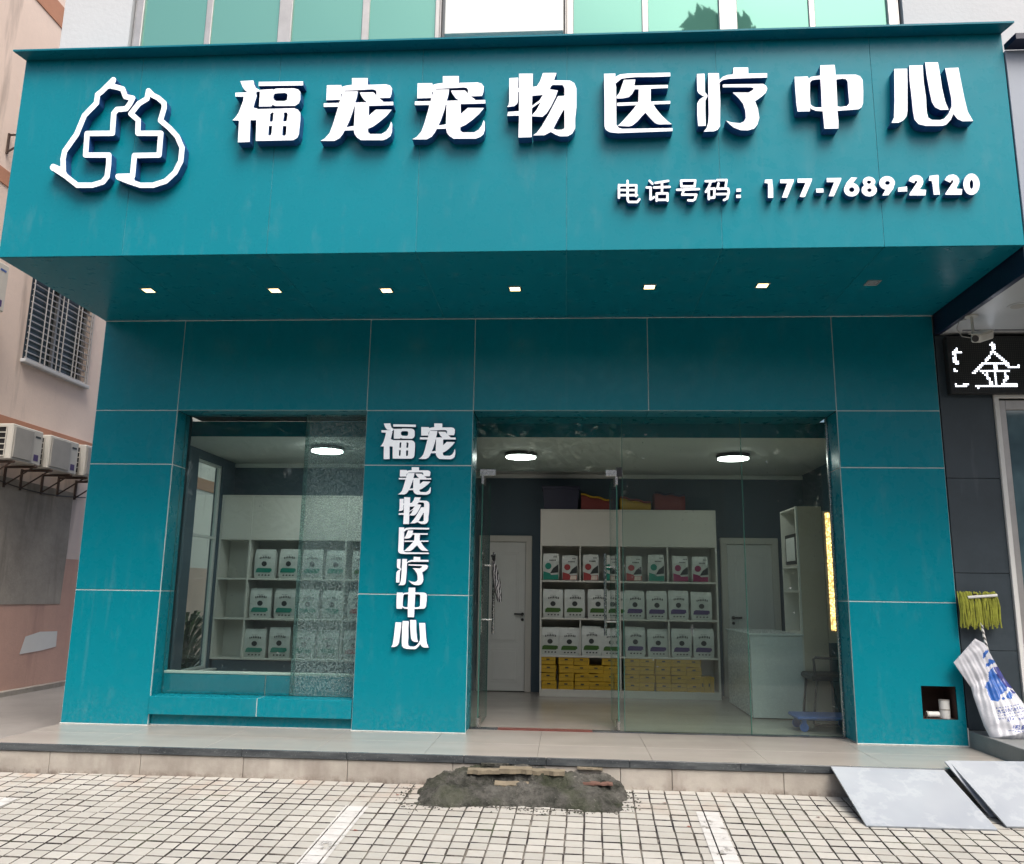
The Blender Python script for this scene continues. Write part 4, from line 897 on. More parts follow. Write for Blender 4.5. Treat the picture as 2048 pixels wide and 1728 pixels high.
def cushion(px0, px1, py0, py1, m0, m1, label, name='pet_bed'):
    a, b, z = on_top(px0, px1, py0); z1 = PY(px1, py1, SY+.15).z; zb = zr[0]+.001; t = thing(name, label, 'pet bed', ((a+b)/2, SY+.2, zb), 'soft pet beds on top of the shelf unit'); n = 14
    m = MB(); e = MB(); L = []
    for i in range(n+1):
        s = i/n; x = a+(b-a)*s; zt = z+(z1-z)*s+.008*math.sin(s*14); L.append((x, zt))
        m.add([(x, SY+.04, zb), (x, SY+.02, (zb+zt)/2), (x, SY+.05, zt), (x, SY+.2, zt+.015), (x, SY+.33, zt-.01), (x, SY+.33, zb)], [])
    for i in range(n):
        for k in range(5): m.f.append([i*6+k, (i+1)*6+k, (i+1)*6+k+1, i*6+k+1]); m.mi.append(0); m.sm.append(True)
    m.add(m.v[:6], [(0, 1, 2, 3, 4, 5)]); m.add(m.v[n*6:n*6+6], [(5, 4, 3, 2, 1, 0)])
    m.build('body', [m0], parent=t); e.tube([(x, SY+.045, zt+.004) for x, zt in L], .014, 6); e.build('piping', [m1], parent=t)
cushion(1162, 1224, 991, 1004, 'cush_red', 'cush_yellow', 'dark red pet bed with yellow rim on the shelf unit beside the crate')
cushion(1240, 1300, 997, 1008, 'cush_yellow', 'cush_red', 'mustard yellow pet bed on top of the shelf unit, middle')
cushion(1308, 1368, 988, 994, 'cush_red', 'crate', 'dark maroon pet bed on top of the shelf unit, right end')

# right hand cabinet with warm light strip
cb = thing('tall_cabinet', 'tall beige cabinet with side niches at the right of the shop', 'cabinet', (7.48, 1.7, 0))
MB().box(7.36, 7.62, 1.40, 1.42, 0, 2.27, ch=.003).build('front_board', ['beige'], parent=cb)
for z in (.02, .45, .9, 1.35, 1.62, 2.268): MB().box(7.34, 7.62, 1.421, 2.05, z-.02, z, ch=.002).build('shelf', ['cabinet'], parent=cb)
MB().box(7.605, 7.62, 1.421, 2.05, .021, 2.247).build('back_panel', ['cabinet'], parent=cb); MB().box(7.34, 7.359, 1.40, 1.44, 0, 2.27).build('stile', ['cabinet'], parent=cb); MB().box(7.34, 7.604, 2.051, 2.07, 0, 2.27).build('rear_board', ['cabinet'], parent=cb)
t = thing('certificate_frame', 'dark framed certificate in the side niche of the beige cabinet', 'picture frame', (7.36, 1.72, 1.64))
m = MB(); m.box(7.352, 7.368, 1.5, 1.94, 1.64, 1.98, ch=.003); m.build('frame', ['black'], parent=t); MB().box(7.349, 7.3515, 1.54, 1.90, 1.68, 1.94).build('sheet', ['white_paint'], parent=t)
t = thing('light_strip', 'tall warm glowing LED strip beside the beige cabinet', 'light strip', (7.70, 1.39, .87))
MB().box(7.655, 7.715, 1.385, 1.39, .93, 2.2).build('glowing_tube', ['strip'], parent=t); MB().box(7.625, 7.75, 1.391, 1.41, .80, 2.22).build('backing', ['beige'], parent=t)
m = MB(); MB().box(7.751, 7.999, 1.395, 1.43, .0, 2.27).build('filler_board', ['beige'], parent=cb)
# reception counter
ct = thing('reception_counter', 'plain white reception counter behind the right glass pane', 'counter', (7.06, 1.9, 0))
MB().box(6.79, 7.345, 1.4, 1.42, .012, .862, ch=.003).build('front_panel', ['counter'], parent=ct); MB().box(6.79, 6.81, 1.421, 2.7, .012, .862, ch=.003).build('side_panel', ['counter'], parent=ct)
MB().box(6.775, 7.36, 1.385, 2.715, .864, .885, ch=.004).build('top', ['counter'], parent=ct); MB().box(7.325, 7.345, 1.421, 2.7, .012, .862, ch=.003).build('side_panel', ['counter'], parent=ct)
MB().box(6.82, 7.32, 1.45, 2.68, 0, .0115).build('plinth', ['dark'], parent=ct)
# office chair
ch = thing('office_chair', 'black armchair beside the white reception counter', 'chair', (7.55, 1.15, 0))
y0, y1 = .98, 1.42
MB().box(7.31, 7.69, y0, y1, .44, .505, ch=.02).build('seat', ['chair_black'], parent=ch)
m = MB(); R = Euler((0, .22, 0)).to_matrix(); m.box(7.67, 7.71, y0+.02, y1-.02, .56, .98, ch=.012, rot=R, at=Vector((7.69, 1.2, .5))); m.build('backrest', ['chair_black'], parent=ch)
for y in (y0, y1):
    m = MB(); m.tube([(7.34, y, .5), (7.33, y, .66), (7.35, y, .675), (7.69, y, .66)], .014, 7); m.build('armrest', ['chair_black'], parent=ch)
for y in (y0+.03, y1-.03):
    m = MB(); m.tube([(7.36, y, .44), (7.31, y, .02)], .012, 7); m.build('leg', ['chair_black'], parent=ch)
    m = MB(); m.tube([(7.61, y, .44), (7.71, y, .02)], .012, 7); m.build('leg', ['chair_black'], parent=ch)
    m = MB(); m.tube([(7.31, y, .014), (7.71, y, .014)], .012, 7); m.build('runner', ['chair_black'], parent=ch)
# blue trolley
tr = thing('hand_trolley', 'blue platform trolley with upright handle behind the right glass pane', 'trolley', (7.3, .75, 0))
MB().box(7.03, 7.62, .55, .92, .115, .15, ch=.012).build('platform', ['blue_plastic'], parent=tr)
for x in (7.10, 7.55):
    for y in (.6, .87): m = MB(); m.tube([(x, y-.012, .045), (x, y+.012, .045)], .042, 14); m.box(x-.02, x+.02, y-.018, y+.018, .045, .116); m.build('wheel', ['blue_plastic'], parent=tr)
m = MB(); m.tube([(7.60, .58, .14), (7.61, .58, .78), (7.60, .60, .83), (7.60, .87, .83), (7.61, .89, .78), (7.60, .89, .14)], .016, 8); m.build('handle', ['blue_plastic'], parent=tr)
MB().box(7.57, 7.63, .60, .86, .74, .80, ch=.01).build('grip', ['ac_grey'], parent=tr)

# ------------------------------------------------------------------ glazing
def pane(x0, x1, y, z0, z1, root, mat='pane', name='pane', th=.010):
    m = MB(); vs = [(x, yy, z) for z in (z0, z1) for yy in (y, y+th) for x in (x0, x1)]
    m.add(vs, [(0, 1, 5, 4), (2, 6, 7, 3)], 0); m.add(vs, [(0, 4, 6, 2), (1, 3, 7, 5), (0, 2, 3, 1), (4, 5, 7, 6)], 1)
    return m.build(name, [mat, 'glass_edge'], parent=root)
wdw = thing('display_window', 'large glass display window with a patterned film strip left of the sign column', 'window', (1.83, YWIN, .27))
xs_ = PY(612, 1000, YWIN).x
pane(X1+.006, xs_-.01, YWIN, .275, Z3-.004, wdw, 'pane2'); o = pane(xs_-.05, X2-.006, YWIN+.014, .275, Z3-.004, wdw, 'frost'); o['label'] = 'speckled frosted pane'
# display ledge (bench) under the window
MB().box(X1+.003, 1.90, -.022, YWIN+.03, .105, .270, ch=.003).build('ledge_panel', ['teal'], parent=wdw); MB().box(1.906, X2-.003, -.022, YWIN+.03, .105, .270, ch=.003).build('ledge_panel', ['teal'], parent=wdw)
MB().box(1.896, 1.91, -.018, YWIN+.02, .108, .268).build('ledge_sealant', ['seal'], parent=wdw)
MB().box(X1+.003, X2-.003, .05, YWIN+.03, .0, .103, ch=.003).build('kick_panel', ['teal'], parent=wdw)
MB().tube([(X1, .046, .004), (X2, .046, .004)], .005, 5).build('foot_sealant', ['seal'], parent=wdw)
MB().box(.8, 1.87, YWIN+.045, YWIN+.06, .271, .455, ch=.002).build('riser_panel', ['teal'], parent=wdw); MB().box(1.88, X2+.02, YWIN+.045, YWIN+.06, .271, .455, ch=.002).build('riser_panel', ['teal'], parent=wdw)
MB().box(.50, 2.9, YWIN+.04, YWIN+.13, .456, .480, ch=.004).build('inner_sill', ['cabinet'], parent=wdw); MB().box(.50, 2.9, YWIN+.061, YWIN+.12, .003, .455).build('low_wall', ['cabinet'], parent=wdw)
MB().box(X1-.055, X1-.032, YWIN+.13, .43, .0, Z3).build('side_board', ['slate'], parent=wdw)

ent = thing('glass_entrance', 'wide frameless glass shopfront with both door leaves standing open inward', 'glass shopfront', (5.6, YENT, 0))
DL, DR, DT = 3.955, 5.300, 2.475
pane(X3+.004, 5.352, YENT, DT+.012, Z3-.003, ent); pane(5.358, 6.532, YENT, .012, Z3-.003, ent); pane(6.540, X5-.004, YENT, .012, Z3-.003, ent)
pane(X3+.004, DL-.02, YENT, .012, DT, ent)
MB().box(5.3525, 5.3575, YENT-.001, YENT+.012, .012, Z3-.003).build('silicone_joint', ['glass_edge'], parent=ent); MB().box(6.5325, 6.5395, YENT-.001, YENT+.012, .012, Z3-.003).build('silicone_joint', ['glass_edge'], parent=ent)
m = MB(); m.box(X3+.002, 4.15, YENT-.03, YENT+.04, .0, .012); m.box(5.05, X5-.002, YENT-.03, YENT+.04, .0, .0115); m.build('threshold', ['granite'], parent=ent)
MB().box(4.151, 5.049, YENT-.035, YENT+.05, .0, .012, ch=.002).build('red_threshold', ['redstone'], parent=ent)
m = MB(); m.box(X5-.022, X5-.003, YENT-.012, YENT+.022, .012, Z3-.004, ch=.002); m.build('edge_channel', ['steel'], parent=ent)
for (a, b) in ((DL-.03, DL+.13), (DR-.11, DR+.06)): MB().box(a, b, YENT-.008, YENT+.018, DT-.035, DT+.03, ch=.003).build('patch_fitting', ['steel'], parent=ent)
MB().box(DR+.0, DR+.055, YENT-.010, YENT+.02, DT-.036, DT+.055, ch=.002).build('corner_fitting', ['black'], parent=ent)
def leaf(hx, lean):
    lf = bpy.data.objects.new('door_leaf', None); COL.objects.link(lf); lf.parent = ent; lf.location = Vector((hx, YENT+.01, 0))-ent.location
    def B(mb, nm, mt):
        if isinstance(mt, str): mt = [mt]
        o = bpy.data.objects.new(nm, mb.mesh(nm, mt)); COL.objects.link(o); o.parent = lf; return o
    w = .655
    m = MB(); vs = [(x, y, z) for z in (.02, DT-.03) for y in (0, w) for x in (-.006, .006)]
    m.add(vs, [(0, 4, 6, 2), (1, 3, 7, 5)], 0); m.add(vs, [(0, 1, 5, 4), (2, 6, 7, 3), (0, 2, 3, 1), (4, 5, 7, 6)], 1); B(m, 'leaf_glass', ['pane', 'glass_edge'])
    for z in (.02, DT-.115): m = MB(); m.box(-.014, .014, -.01, .15, z-.005, z+.08, ch=.002); B(m, 'hinge_clamp', 'steel')
    for s in (-1, 1):
        m = MB(); x = s*.065; y = w-.09; m.tube([(x, y, .86), (x, y, 1.70)], .016, 10)
        for z in (1.0, 1.56): m.tube([(s*.006, y, z), (x, y, z)], .009, 8)
        B(m, 'door_handle', 'steel')
    lf.rotation_euler.z = lean; return lf
leaf(DL, -.03); leaf(DR, .05)
# a black and white patterned scarf hangs on the left handle
sc_ = thing('patterned_scarf', 'black and white zebra patterned cloth hanging from the left door handle', 'scarf', (4.04, .86, 1.6))
zeb = NT('zebra_cloth'); w_ = zeb.n('ShaderNodeTexWave'); w_.inputs['Scale'].default_value = 14; w_.inputs['Distortion'].default_value = 6; zeb.l(zeb.pos(), w_.inputs[0])
zeb.prin(zeb.mix(zeb.ramp(w_.outputs[1], .45, .55), (.01, .01, .015, 1), (.5, .5, .5, 1)), .8)
m = MB(); n = 12
for i in range(n+1):
    s = i/n; x = 4.035+.075*s; z = 1.60-.42*s; hw = .018+.022*math.sin(s*3.0)
    m.add([(x-hw, .80, z), (x-hw*.3, .77, z+.01), (x+hw*.4, .79, z-.005), (x+hw, .82, z+.008), (x, .84, z)], [])
for i in range(n):
    for k in range(5): m.f.append([i*5+k, (i+1)*5+k, (i+1)*5+(k+1) % 5, i*5+(k+1) % 5]); m.mi.append(0); m.sm.append(True)
m.build('cloth', [zeb.m], parent=sc_); m = MB(); m.tube([(4.03, .80, 1.62), (4.02, .78, 1.66), (4.04, .86, 1.67), (4.04, .82, 1.6)], .012, 6); m.build('knot', ['black'], parent=sc_)
# little cans in the niche of the right column
for (x, z, r_c, lb) in ((8.215, nz0, .045, 'small white paint tin at the right in the square column niche'), (8.12, nz0, .03, 'small jar lying left of the tins in the column niche'), (8.215, nz0+.082, .045, 'second white tin stacked on top in the square column niche')):
    t = thing('paint_tin', lb, 'tin', (x, .09, z), 'tins in the column niche'); m = MB()
    if r_c > .04: m.cyl((x, .09, z+.001), r_c, .07, 18); m.build('can', ['white_paint'], parent=t); m = MB(); m.cyl((x, .09, z+.0715), r_c*1.03, .009, 18); m.build('lid', ['ac_grey'], parent=t)
    else: m.tube([(x-.06, .08, z+r_c+.001), (x+.04, .09, z+r_c+.001)], r_c*.9, 14); m.build('jar', ['white_paint'], parent=t); m = MB(); m.tube([(x-.075, .079, z+r_c+.001), (x-.061, .08, z+r_c+.001)], r_c, 14); m.build('lid', ['ac_grey'], parent=t)

# ------------------------------------------------------------------ neighbour shop on the right
nb = thing('neighbour_shop', 'dark slate clad shop with navy canopy edge and white underside at the right', 'building', (10, 0, 0))
NX0 = X6+.012; nbd = PY(2013, 1380, 0).x
for z0, z1 in ((.14, .83), (.83, 1.52), (1.52, 2.4), (2.4, 3.8)):
    MB().box(NX0, 8.862, .006, .08, z0+.002, z1-.002, ch=.002).build('cladding_slab', ['stone_slate'], parent=nb)
MB().box(NX0, 14, .03, 3, -.3, 3.8).build('core_wall', ['dark'], parent=nb)
t = MB(); t.box(8.864, 8.905, -.02, .06, .14, 3.17, ch=.003); t.box(8.864, 11, -.02, .06, 3.171, 3.21, ch=.003); t.build('door_trim', ['white_paint'], parent=nb)
t = MB(); t.box(8.907, 8.97, -.0, .07, .14, 3.15, ch=.004); t.box(8.97, 11, .0, .07, 3.06, 3.15, ch=.004); t.box(9.95, 10.01, 0, .07, .14, 3.06, ch=.004); t.build('door_frame', ['alu'], parent=nb)
refl = NT('tinted_door_glass'); refl.prin(refl.mix(refl.ramp(refl.noise(refl.pos(), 1.2, 4), .4, .6), (.05, .09, .11, 1), (.12, .2, .23, 1)), .04, 0, 1.0)
MB().box(8.971, 9.949, .022, .03-.001, .15, 3.059).build('door_glass', [refl.m], parent=nb)
stp = MB().box(NX0-.006, 14, -1.0, .02, -.4, .137, ch=.004).build('step_block', [basic('grey_stone_step', (.20, .21, .21), .5, var=.25, scale=5, bump=.2)], parent=nb)
NC = 5.70
m = MB(); m.box(NX0, 14, CY-.002, CY+.05, 3.83, NC, ch=.003); m.build('canopy_fascia', ['lavender'], parent=nb)
m = MB(); m.box(NX0, NX0+.05, CY+.052, -.0, 3.80, 4.35, ch=.003); m.box(NX0, NX0+.05, CY+.052, UY-.002, 4.351, NC-.01); m.box(NX0+.051, 14, CY, CY+.051, 3.80, 3.829); m.build('canopy_side', ['navy'], parent=nb)
m = MB(); m.add([(NX0-.006, CY-.004, NC+.001), (14, CY-.004, NC+.001), (14, CY-.12, NC+.02), (NX0+.03, CY-.12, NC+.02), (NX0-.006, CY-.004, NC+.05), (14, CY-.004, NC+.05), (14, CY-.12, NC+.07), (NX0+.03, CY-.12, NC+.07)], [(0, 3, 2, 1), (4, 5, 6, 7), (3, 7, 6, 2), (0, 4, 7, 3), (1, 2, 6, 5), (0, 1, 5, 4)]); m.build('canopy_lip', ['navy'], parent=nb)
MB().box(NX0+.052, 14, CY+.053, -.0, 3.803, 3.84, ch=.002).build('canopy_soffit', ['white_soffit'], parent=nb)
m = MB(); q0, q1 = PZ(1905, 665, 3.803), PZ(2000, 640, 3.803); m.box(q0.x+.06, 9.4, -.16, -.14, 3.8, 3.8025); m.box(9.38, 9.4, -.9, -.16, 3.8, 3.8025); m.build('soffit_joint', ['navy'], parent=nb)
t = thing('recessed_ceiling_light', 'round recessed light in the neighbour shop white canopy underside', 'ceiling light', PZ(2036, 612, 3.80)); p = t.location.copy(); m = MB(); m.cyl((p.x, p.y, 3.797), .085, .005, 28); m.build('ring', ['white_soffit'], parent=t); m = MB(); m.cyl((p.x, p.y, 3.794), .06, .003, 28); m.build('lens', ['ac_grey'], parent=t)
# LED board
lb = thing('led_message_board', 'black dot matrix LED sign showing a white glowing character over the neighbour door', 'led sign', (9.4, -.08, 3.48))
LBY = -.085
a = PY(1898, 735, LBY).x
m = MB(); m.box(a, 10.4, LBY+.004, -.0, 3.20, 3.765, ch=.006); m.build('casing', ['ledboard'], parent=lb)
off = MB(); on = MB()
strokes = [[(1020,100),(1020,200)], [(1020,210),(860,440),(650,620)], [(1020,215),(1200,380),(1350,520),(1510,510)], [(870,452),(1270,440)], [(800,605),(1310,588)], [(1060,440),(1080,870)], [(890,650),(985,840)], [(1260,655),(1295,735),(1195,850)], [(720,895),(1470,860)], [(990,80),(1060,160)],
           [(230,250),(400,232)], [(312,190),(290,330),(270,420),(340,435)], [(255,555),(310,590)], [(290,850),(310,890),(400,888),(530,855)]]
P0 = .0185
for i in range(int((10.35-a-.05)/P0)):
    for j in range(28):
        x = a+.05+i*P0; z = 3.232+j*P0
        px, py, _ = proj((x, LBY, z)); u, v = (px-1880)*9.6, (py-680)*9.6
        hit = any(min((lambda t, A, B: math.hypot(u-A[0]-(B[0]-A[0])*t, v-A[1]-(B[1]-A[1])*t))(max(0, min(1, ((u-A[0])*(B[0]-A[0])+(v-A[1])*(B[1]-A[1]))/((B[0]-A[0])**2+(B[1]-A[1])**2))), A, B) for A, B in zip(s[:-1], s[1:])) < 27 for s in strokes) if u < 1620 else False
        tgt = on if hit else off; r = .0066 if hit else .0045
        tgt.add([(x-r, LBY, z-r), (x+r, LBY, z-r), (x+r, LBY, z+r), (x-r, LBY, z+r)], [(0, 1, 2, 3)])
o = on.build('lit_led_dots', ['led'], parent=lb); o['kind'] = 'stuff'; o = off.build('unlit_led_dots', [basic('unlit_led', (.05, .055, .05), .5)], parent=lb); o['kind'] = 'stuff'
# security camera
mp = PZ(1943, 632, 3.80); cv = thing('security_camera', 'cream bullet security camera hanging from the white soffit beside the LED sign', 'camera', mp)
m = MB(); m.cyl((mp.x, mp.y, 3.79), .055, .009, 20); m.cyl((mp.x, mp.y, 3.63), .012, .16, 10); m.build('bracket', ['ac_white'], parent=cv)
cc = Vector((mp.x+.07, mp.y-.03, 3.60)); R = Euler((.35, .25, -.9)).to_matrix(); m = MB(); m.box(cc.x-.045, cc.x+.045, cc.y-.13, cc.y+.10, cc.z-.038, cc.z+.038, ch=.012, rot=R, at=cc); m.box(cc.x-.052, cc.x+.052, cc.y-.15, cc.y+.10, cc.z+.040, cc.z+.046, rot=R, at=cc); m.build('housing', ['ac_white'], parent=cv)
m = MB(); a_ = cc+R@Vector((0, -.13, 0)); b_ = cc+R@Vector((0, -.136, 0)); m.tube([a_, b_], .03, 16); m.build('lens', ['black'], parent=cv)
m = MB(); m.tube([(mp.x-.02, mp.y+.06, 3.79), (mp.x-.09, mp.y+.05, 3.77), (mp.x-.12, mp.y+.04, 3.69), (mp.x-.08, mp.y+.04, 3.62), (cc.x-.06, cc.y+.06, 3.60)], .004, 6); m.build('cable', ['ac_grey'], parent=cv)

# mop leaning upside down
mo = thing('mop', 'yellow green strip mop leaning head up against the dark neighbour wall', 'mop', (8.55, -.2, .14))
my = -.05
A_ = PY(1930, 1192, my); B_ = PY(1988, 1188, my); top = PY(1947, 1192, my)
m = MB(); m.tube([A_+Vector((0, -.05, -.012)), B_+Vector((0, -.05, -.012))], .013, 8); m.build('head_bar', ['white_paint'], parent=mo)
pts = [top+Vector((0, -.02, -.01)), PY(1975, 1302, -.09), Vector((PY(2000, 1420, -.20).x, -.20, .15))]
rope = NT('twisted_white_plastic'); wv = rope.n('ShaderNodeTexWave'); wv.inputs['Scale'].default_value = 14; wv.bands_direction = 'DIAGONAL'; rope.l(rope.pos(), wv.inputs[0]); rope.prin(rope.mix(rope.ramp(wv.outputs[1], .35, .6), (.12, .12, .12, 1), (.75, .75, .72, 1)), .5)
m = MB(); m.tube(pts, .0125, 8); m.build('handle', [rope.m], parent=mo)
m = MB(); m.tube([top+Vector((0, -.02, .02)), top+Vector((.012, -.026, -.07))], [.02, .016], 8); m.build('socket', ['niche_brown'], parent=mo)
m = MB(); r = random.Random(4); x0_, x1_ = PY(1915, 1200, my).x, PY(1992, 1200, my).x
for k in range(85):
    s = r.random(); x = x0_+(x1_-x0_)*s; zt = 1.345+r.uniform(-.01, .012); ln_ = .30+r.uniform(-.03, .03)-.02*abs(s-.3); yy = my-.012-r.uniform(0, .03); w = r.uniform(.008, .014); px_ = None; dx = r.uniform(-.012, .02)
    seg = 5; vs = []
    for i in range(seg+1):
        q = i/seg; xx = x+dx*q+.004*math.sin(q*9+k); y_ = yy-.012*math.sin(q*math.pi)+(.0 if i else .02); vs += [(xx-w/2, y_, zt-ln_*q), (xx, y_-.005, zt-ln_*q), (xx+w/2, y_, zt-ln_*q)]
    m.add(vs, [(i*3+c, (i+1)*3+c, (i+1)*3+c+1, i*3+c+1) for i in range(seg) for c in (0, 1)])
o = m.build('mop_strips', ['mop'], parent=mo); o['kind'] = 'stuff'
# sack
sk_ = thing('woven_sack', 'slumped white woven sack with blue print leaning on the neighbour step', 'sack', (8.5, -.35, .14))
rowsL = [(1907,1325),(1922,1347),(1942,1375),(1947,1394),(1957,1422),(1968,1452),(1979,1474),(1986,1487)]
rowsR = [(1950,1277),(1969,1287),(1992,1328),(2008,1355),(2030,1385),(2052,1415),(2078,1448),(2092,1478)]
yy_ = [-.10, -.11, -.13, -.16, -.22, -.28, -.33, -.34]; th = [.008, .014, .03, .05, .08, .11, .12, .05]
m = MB(); NU, NVs = 128, 150; pxs = []; grid = []
def lerp_list(L, t): k = min(int(t*(len(L)-1)), len(L)-2); f = t*(len(L)-1)-k; return L[k], L[k+1], f
for j in range(NVs+1):
    t = j/NVs; a, b, f = lerp_list(rowsL, t); lx, ly = a[0]+(b[0]-a[0])*f, a[1]+(b[1]-a[1])*f
    a, b, f = lerp_list(rowsR, t); rx, ry = a[0]+(b[0]-a[0])*f, a[1]+(b[1]-a[1])*f
    a, b, f = lerp_list(yy_, t); y = a+(b-a)*f; a, b, f = lerp_list(th, t); h = a+(b-a)*f
    row = []
    for i in range(NU):
        u = i/NU; ang = u*2*math.pi; s = .5-.5*math.cos(ang); px, py = lx+(rx-lx)*s, ly+(ry-ly)*s
        dy = -h*math.sin(ang)*(1 if ang < math.pi else .4); wr = .006*math.sin(s*23+t*11)+.005*math.sin(t*37-s*9)+.004*math.sin(s*51+t*29); p = PY(px, py, y); p.y += dy + wr*(math.sin(ang) if ang < math.pi else 0)*min(1, t*3+.3)
        row.append(p); pxs.append((px, py))
    grid += row
m.v = [Vector(p) for p in grid]
def inpoly(P, x, y):
    if abs(P[0][0]-x) > 60 or abs(P[0][1]-y) > 60: return False
    c = False; n = len(P)
    for i in range(n):
        (x1, y1), (x2, y2) = P[i], P[i-1]
        if (y1 > y) != (y2 > y) and x < (x2-x1)*(y-y1)/(y2-y1)+x1: c = not c
    return c
def zc(pts): return [(1900+x/7.514, 1270+y/7.514) for x, y in pts]
PB = [zc([(490,270),(540,225),(580,235),(560,270),(530,300),(500,360),(480,350)]), zc([(560,360),(640,370),(690,400),(650,420),(600,440),(570,470),(510,470),(530,430),(570,410)]), zc([(550,560),(630,480),(640,540),(720,660),(800,760),(810,820),(740,860),(700,900),(690,950),(650,980),(560,970),(550,920),(530,880),(520,810),(480,770),(550,680)]), zc([(720,930),(750,910),(770,950),(730,960)]), zc([(800,860),(860,830),(900,880),(880,940),(820,950),(790,920)])]
PN = [zc([(630,480),(730,470),(800,560),(950,790),(900,800),(840,770),(800,790),(740,700),(680,600)]), zc([(850,800),(930,840),(970,870),(900,870)])]
rt = random.Random(9); PT = []
for (zx, zy, n_, l_, h_) in ((620,1075,9,34,12), (650,1110,8,38,24), (640,1150,12,30,11), (645,1185,12,32,11), (655,1230,10,30,12), (755,1235,3,36,34), (930,1220,3,34,26), (835,1325,8,38,48), (870,1410,9,28,22), (790,1405,2,30,8)):
    for k in range(n_):
        x = zx+k*(l_+6); y = zy-(k*7 if zy < 1250 else 0); l2 = l_*rt.uniform(.55, .95)
        PT.append(zc([(x, y), (x+l2, y-5), (x+l2, y+h_), (x+3, y+h_+2)]))
PT.append(zc([(870,1380),(1112,1384),(1112,1392),(870,1389)])); PT.append(zc([(720,1592),(1112,1585),(1112,1598),(720,1604)]))
for j in range(NVs):
    for i in range(NU):
        q = [j*NU+i, (j+1)*NU+i, (j+1)*NU+(i+1) % NU, j*NU+(i+1) % NU]; mi = 0
        if i < NU//2:
            cx = sum(pxs[k][0] for k in q)/4; cy_ = sum(pxs[k][1] for k in q)/4
            if any(inpoly(P, cx, cy_) for P in PN): mi = 2
            elif any(inpoly(P, cx, cy_) for P in PB): mi = 1
            elif cy_ > 1400 and any(inpoly(P, cx, cy_) for P in PT): mi = 3
        m.f.append(q); m.mi.append(mi); m.sm.append(True)
m.f.append([i for i in range(NU)]); m.mi.append(0); m.sm.append(False); m.f.append([NVs*NU+i for i in range(NU)][::-1]); m.mi.append(0); m.sm.append(False)
m.build('printed_bag', ['sack', 'sack_blue', 'sack_navy', 'sack_text'], parent=sk_)
m = MB(); p = PY(1985, 1487, -.40); m.tube([p, p+Vector((.02, -.02, -.05)), p+Vector((.03, -.02, -.09))], .004, 5); p = PY(1998, 1487, -.42); m.tube([p, p+Vector((.0, -.02, -.05)), p+Vector((.01, -.02, -.08))], .003, 5); m.build('loose_threads', ['sack'], parent=sk_)
# marble slabs leaning on the step
def slab(c, label, th=.012):
    c = [Vector(q) for q in c]; n = (c[1]-c[0]).cross(c[3]-c[0]).normalized()
    if n.z < 0: n = -n
    m = MB(); vs = c+[q-n*th for q in c]; m.add(vs, [(0, 3, 2, 1), (4, 5, 6, 7)] + [(i, (i+1) % 4, 4+(i+1) % 4, 4+i) for i in range(4)])
    for f in m.f[:2]: f.reverse()
    t = m.build('marble_slab', ['marble'], loc=tuple(c[3])); tag(t, label, 'slab', 'marble slabs leaning on the step'); return t
def GS(px, py, dz=.014): d = ray(px, py); t = (-.22+SL*(CP.y-EDGE)-CP.z+dz)/(d.z-SL*d.y); return CP+d*t
ye = EDGE-.022
slab([PY(1662, 1533, ye), PY(1888, 1540, ye), GS(1995, 1659), GS(1733, 1651)], 'white veined marble slab at left, leaning on the step edge below the niche')
slab([PY(1897, 1521, -1.0), PY(2160, 1524, -1.0), GS(2285, 1656), GS(2014, 1653)], 'white marble slab at the right edge, lying over another slab')
slab([PY(1889, 1522, -1.012), PY(2140, 1526, -1.012), GS(2240, 1640, .012), GS(1982, 1633, .012)], 'white marble slab mostly hidden under the rightmost slab')

# ------------------------------------------------------------------ pink building across the alley
AX = -2.3
pk = thing('pink_building', 'pink rendered building with orange bands across the narrow alley at left', 'building', (AX-.2, 6, 0))
MB().box(AX-.4, AX, -1.5, 15, -.4, 1.66).build('lower_wall', ['salmon'], parent=pk)
m = MB(); wy0, wy1, wz0, wz1 = 2.03, 3.45, 4.19, 5.42
m.box(AX-.4, AX, -1.5, 15, 1.661, wz0); m.box(AX-.4, AX, -1.5, wy0, wz0, wz1); m.box(AX-.4, AX, wy1, 15, wz0, wz1); m.box(AX-.4, AX, -1.5, 15, wz1, 12); m.build('upper_wall', ['pink'], parent=pk)
MB().box(AX-.01, AX+.012, -1.5, 15, 3.16, 3.385, ch=.003).build('orange_band', ['orange'], parent=pk)
MB().box(AX-.01, AX+.012, -1.5, 15, 8.98, 9.3, ch=.003).build('orange_band', ['orange'], parent=pk); MB().box(AX-.01, AX+.012, -1.5, 15, 6.25, 6.45, ch=.003).build('orange_band', ['orange'], parent=pk)
m = MB(); P_ = [(1.2, 1.05), (3.47, 1.03), (3.50, 1.8), (3.49, 2.60), (2.6, 2.62), (1.95, 2.63), (1.1, 2.6)]
m.add([(AX+.008, y, z) for y, z in P_], [tuple(range(7))]); m.add([(AX+.008, y, z) for y, z in P_]+[(AX-.002, y, z) for y, z in P_], [(i, 7+i, 7+(i+1) % 7, (i+1) % 7) for i in range(7)]); m.build('cement_patch', ['cement'], parent=pk)
m = MB(); P_ = [(2.72, .40), (3.2, .42), (3.50, .45), (3.49, .66), (3.1, .67), (2.80, .62)]
m.add([(AX+.006, y, z) for y, z in P_], [tuple(range(6))]); m.build('white_patch', ['white_paint'], parent=pk)
MB().box(AX-.02, AX+.05, -1.5, 15, -.2, -.03, ch=.01).build('plinth', ['cement'], parent=pk)
w = MB().box(AX-.12, AX-.10, wy0, wy1, wz0, wz1).build('window', ['dark_glass'], parent=pk)
for y in (wy0+.02, (wy0+wy1)/2, wy1-.02): MB().box(AX-.099, AX-.06, y-.02, y+.02, wz0, wz1).build('frame', ['alu'], parent=w)
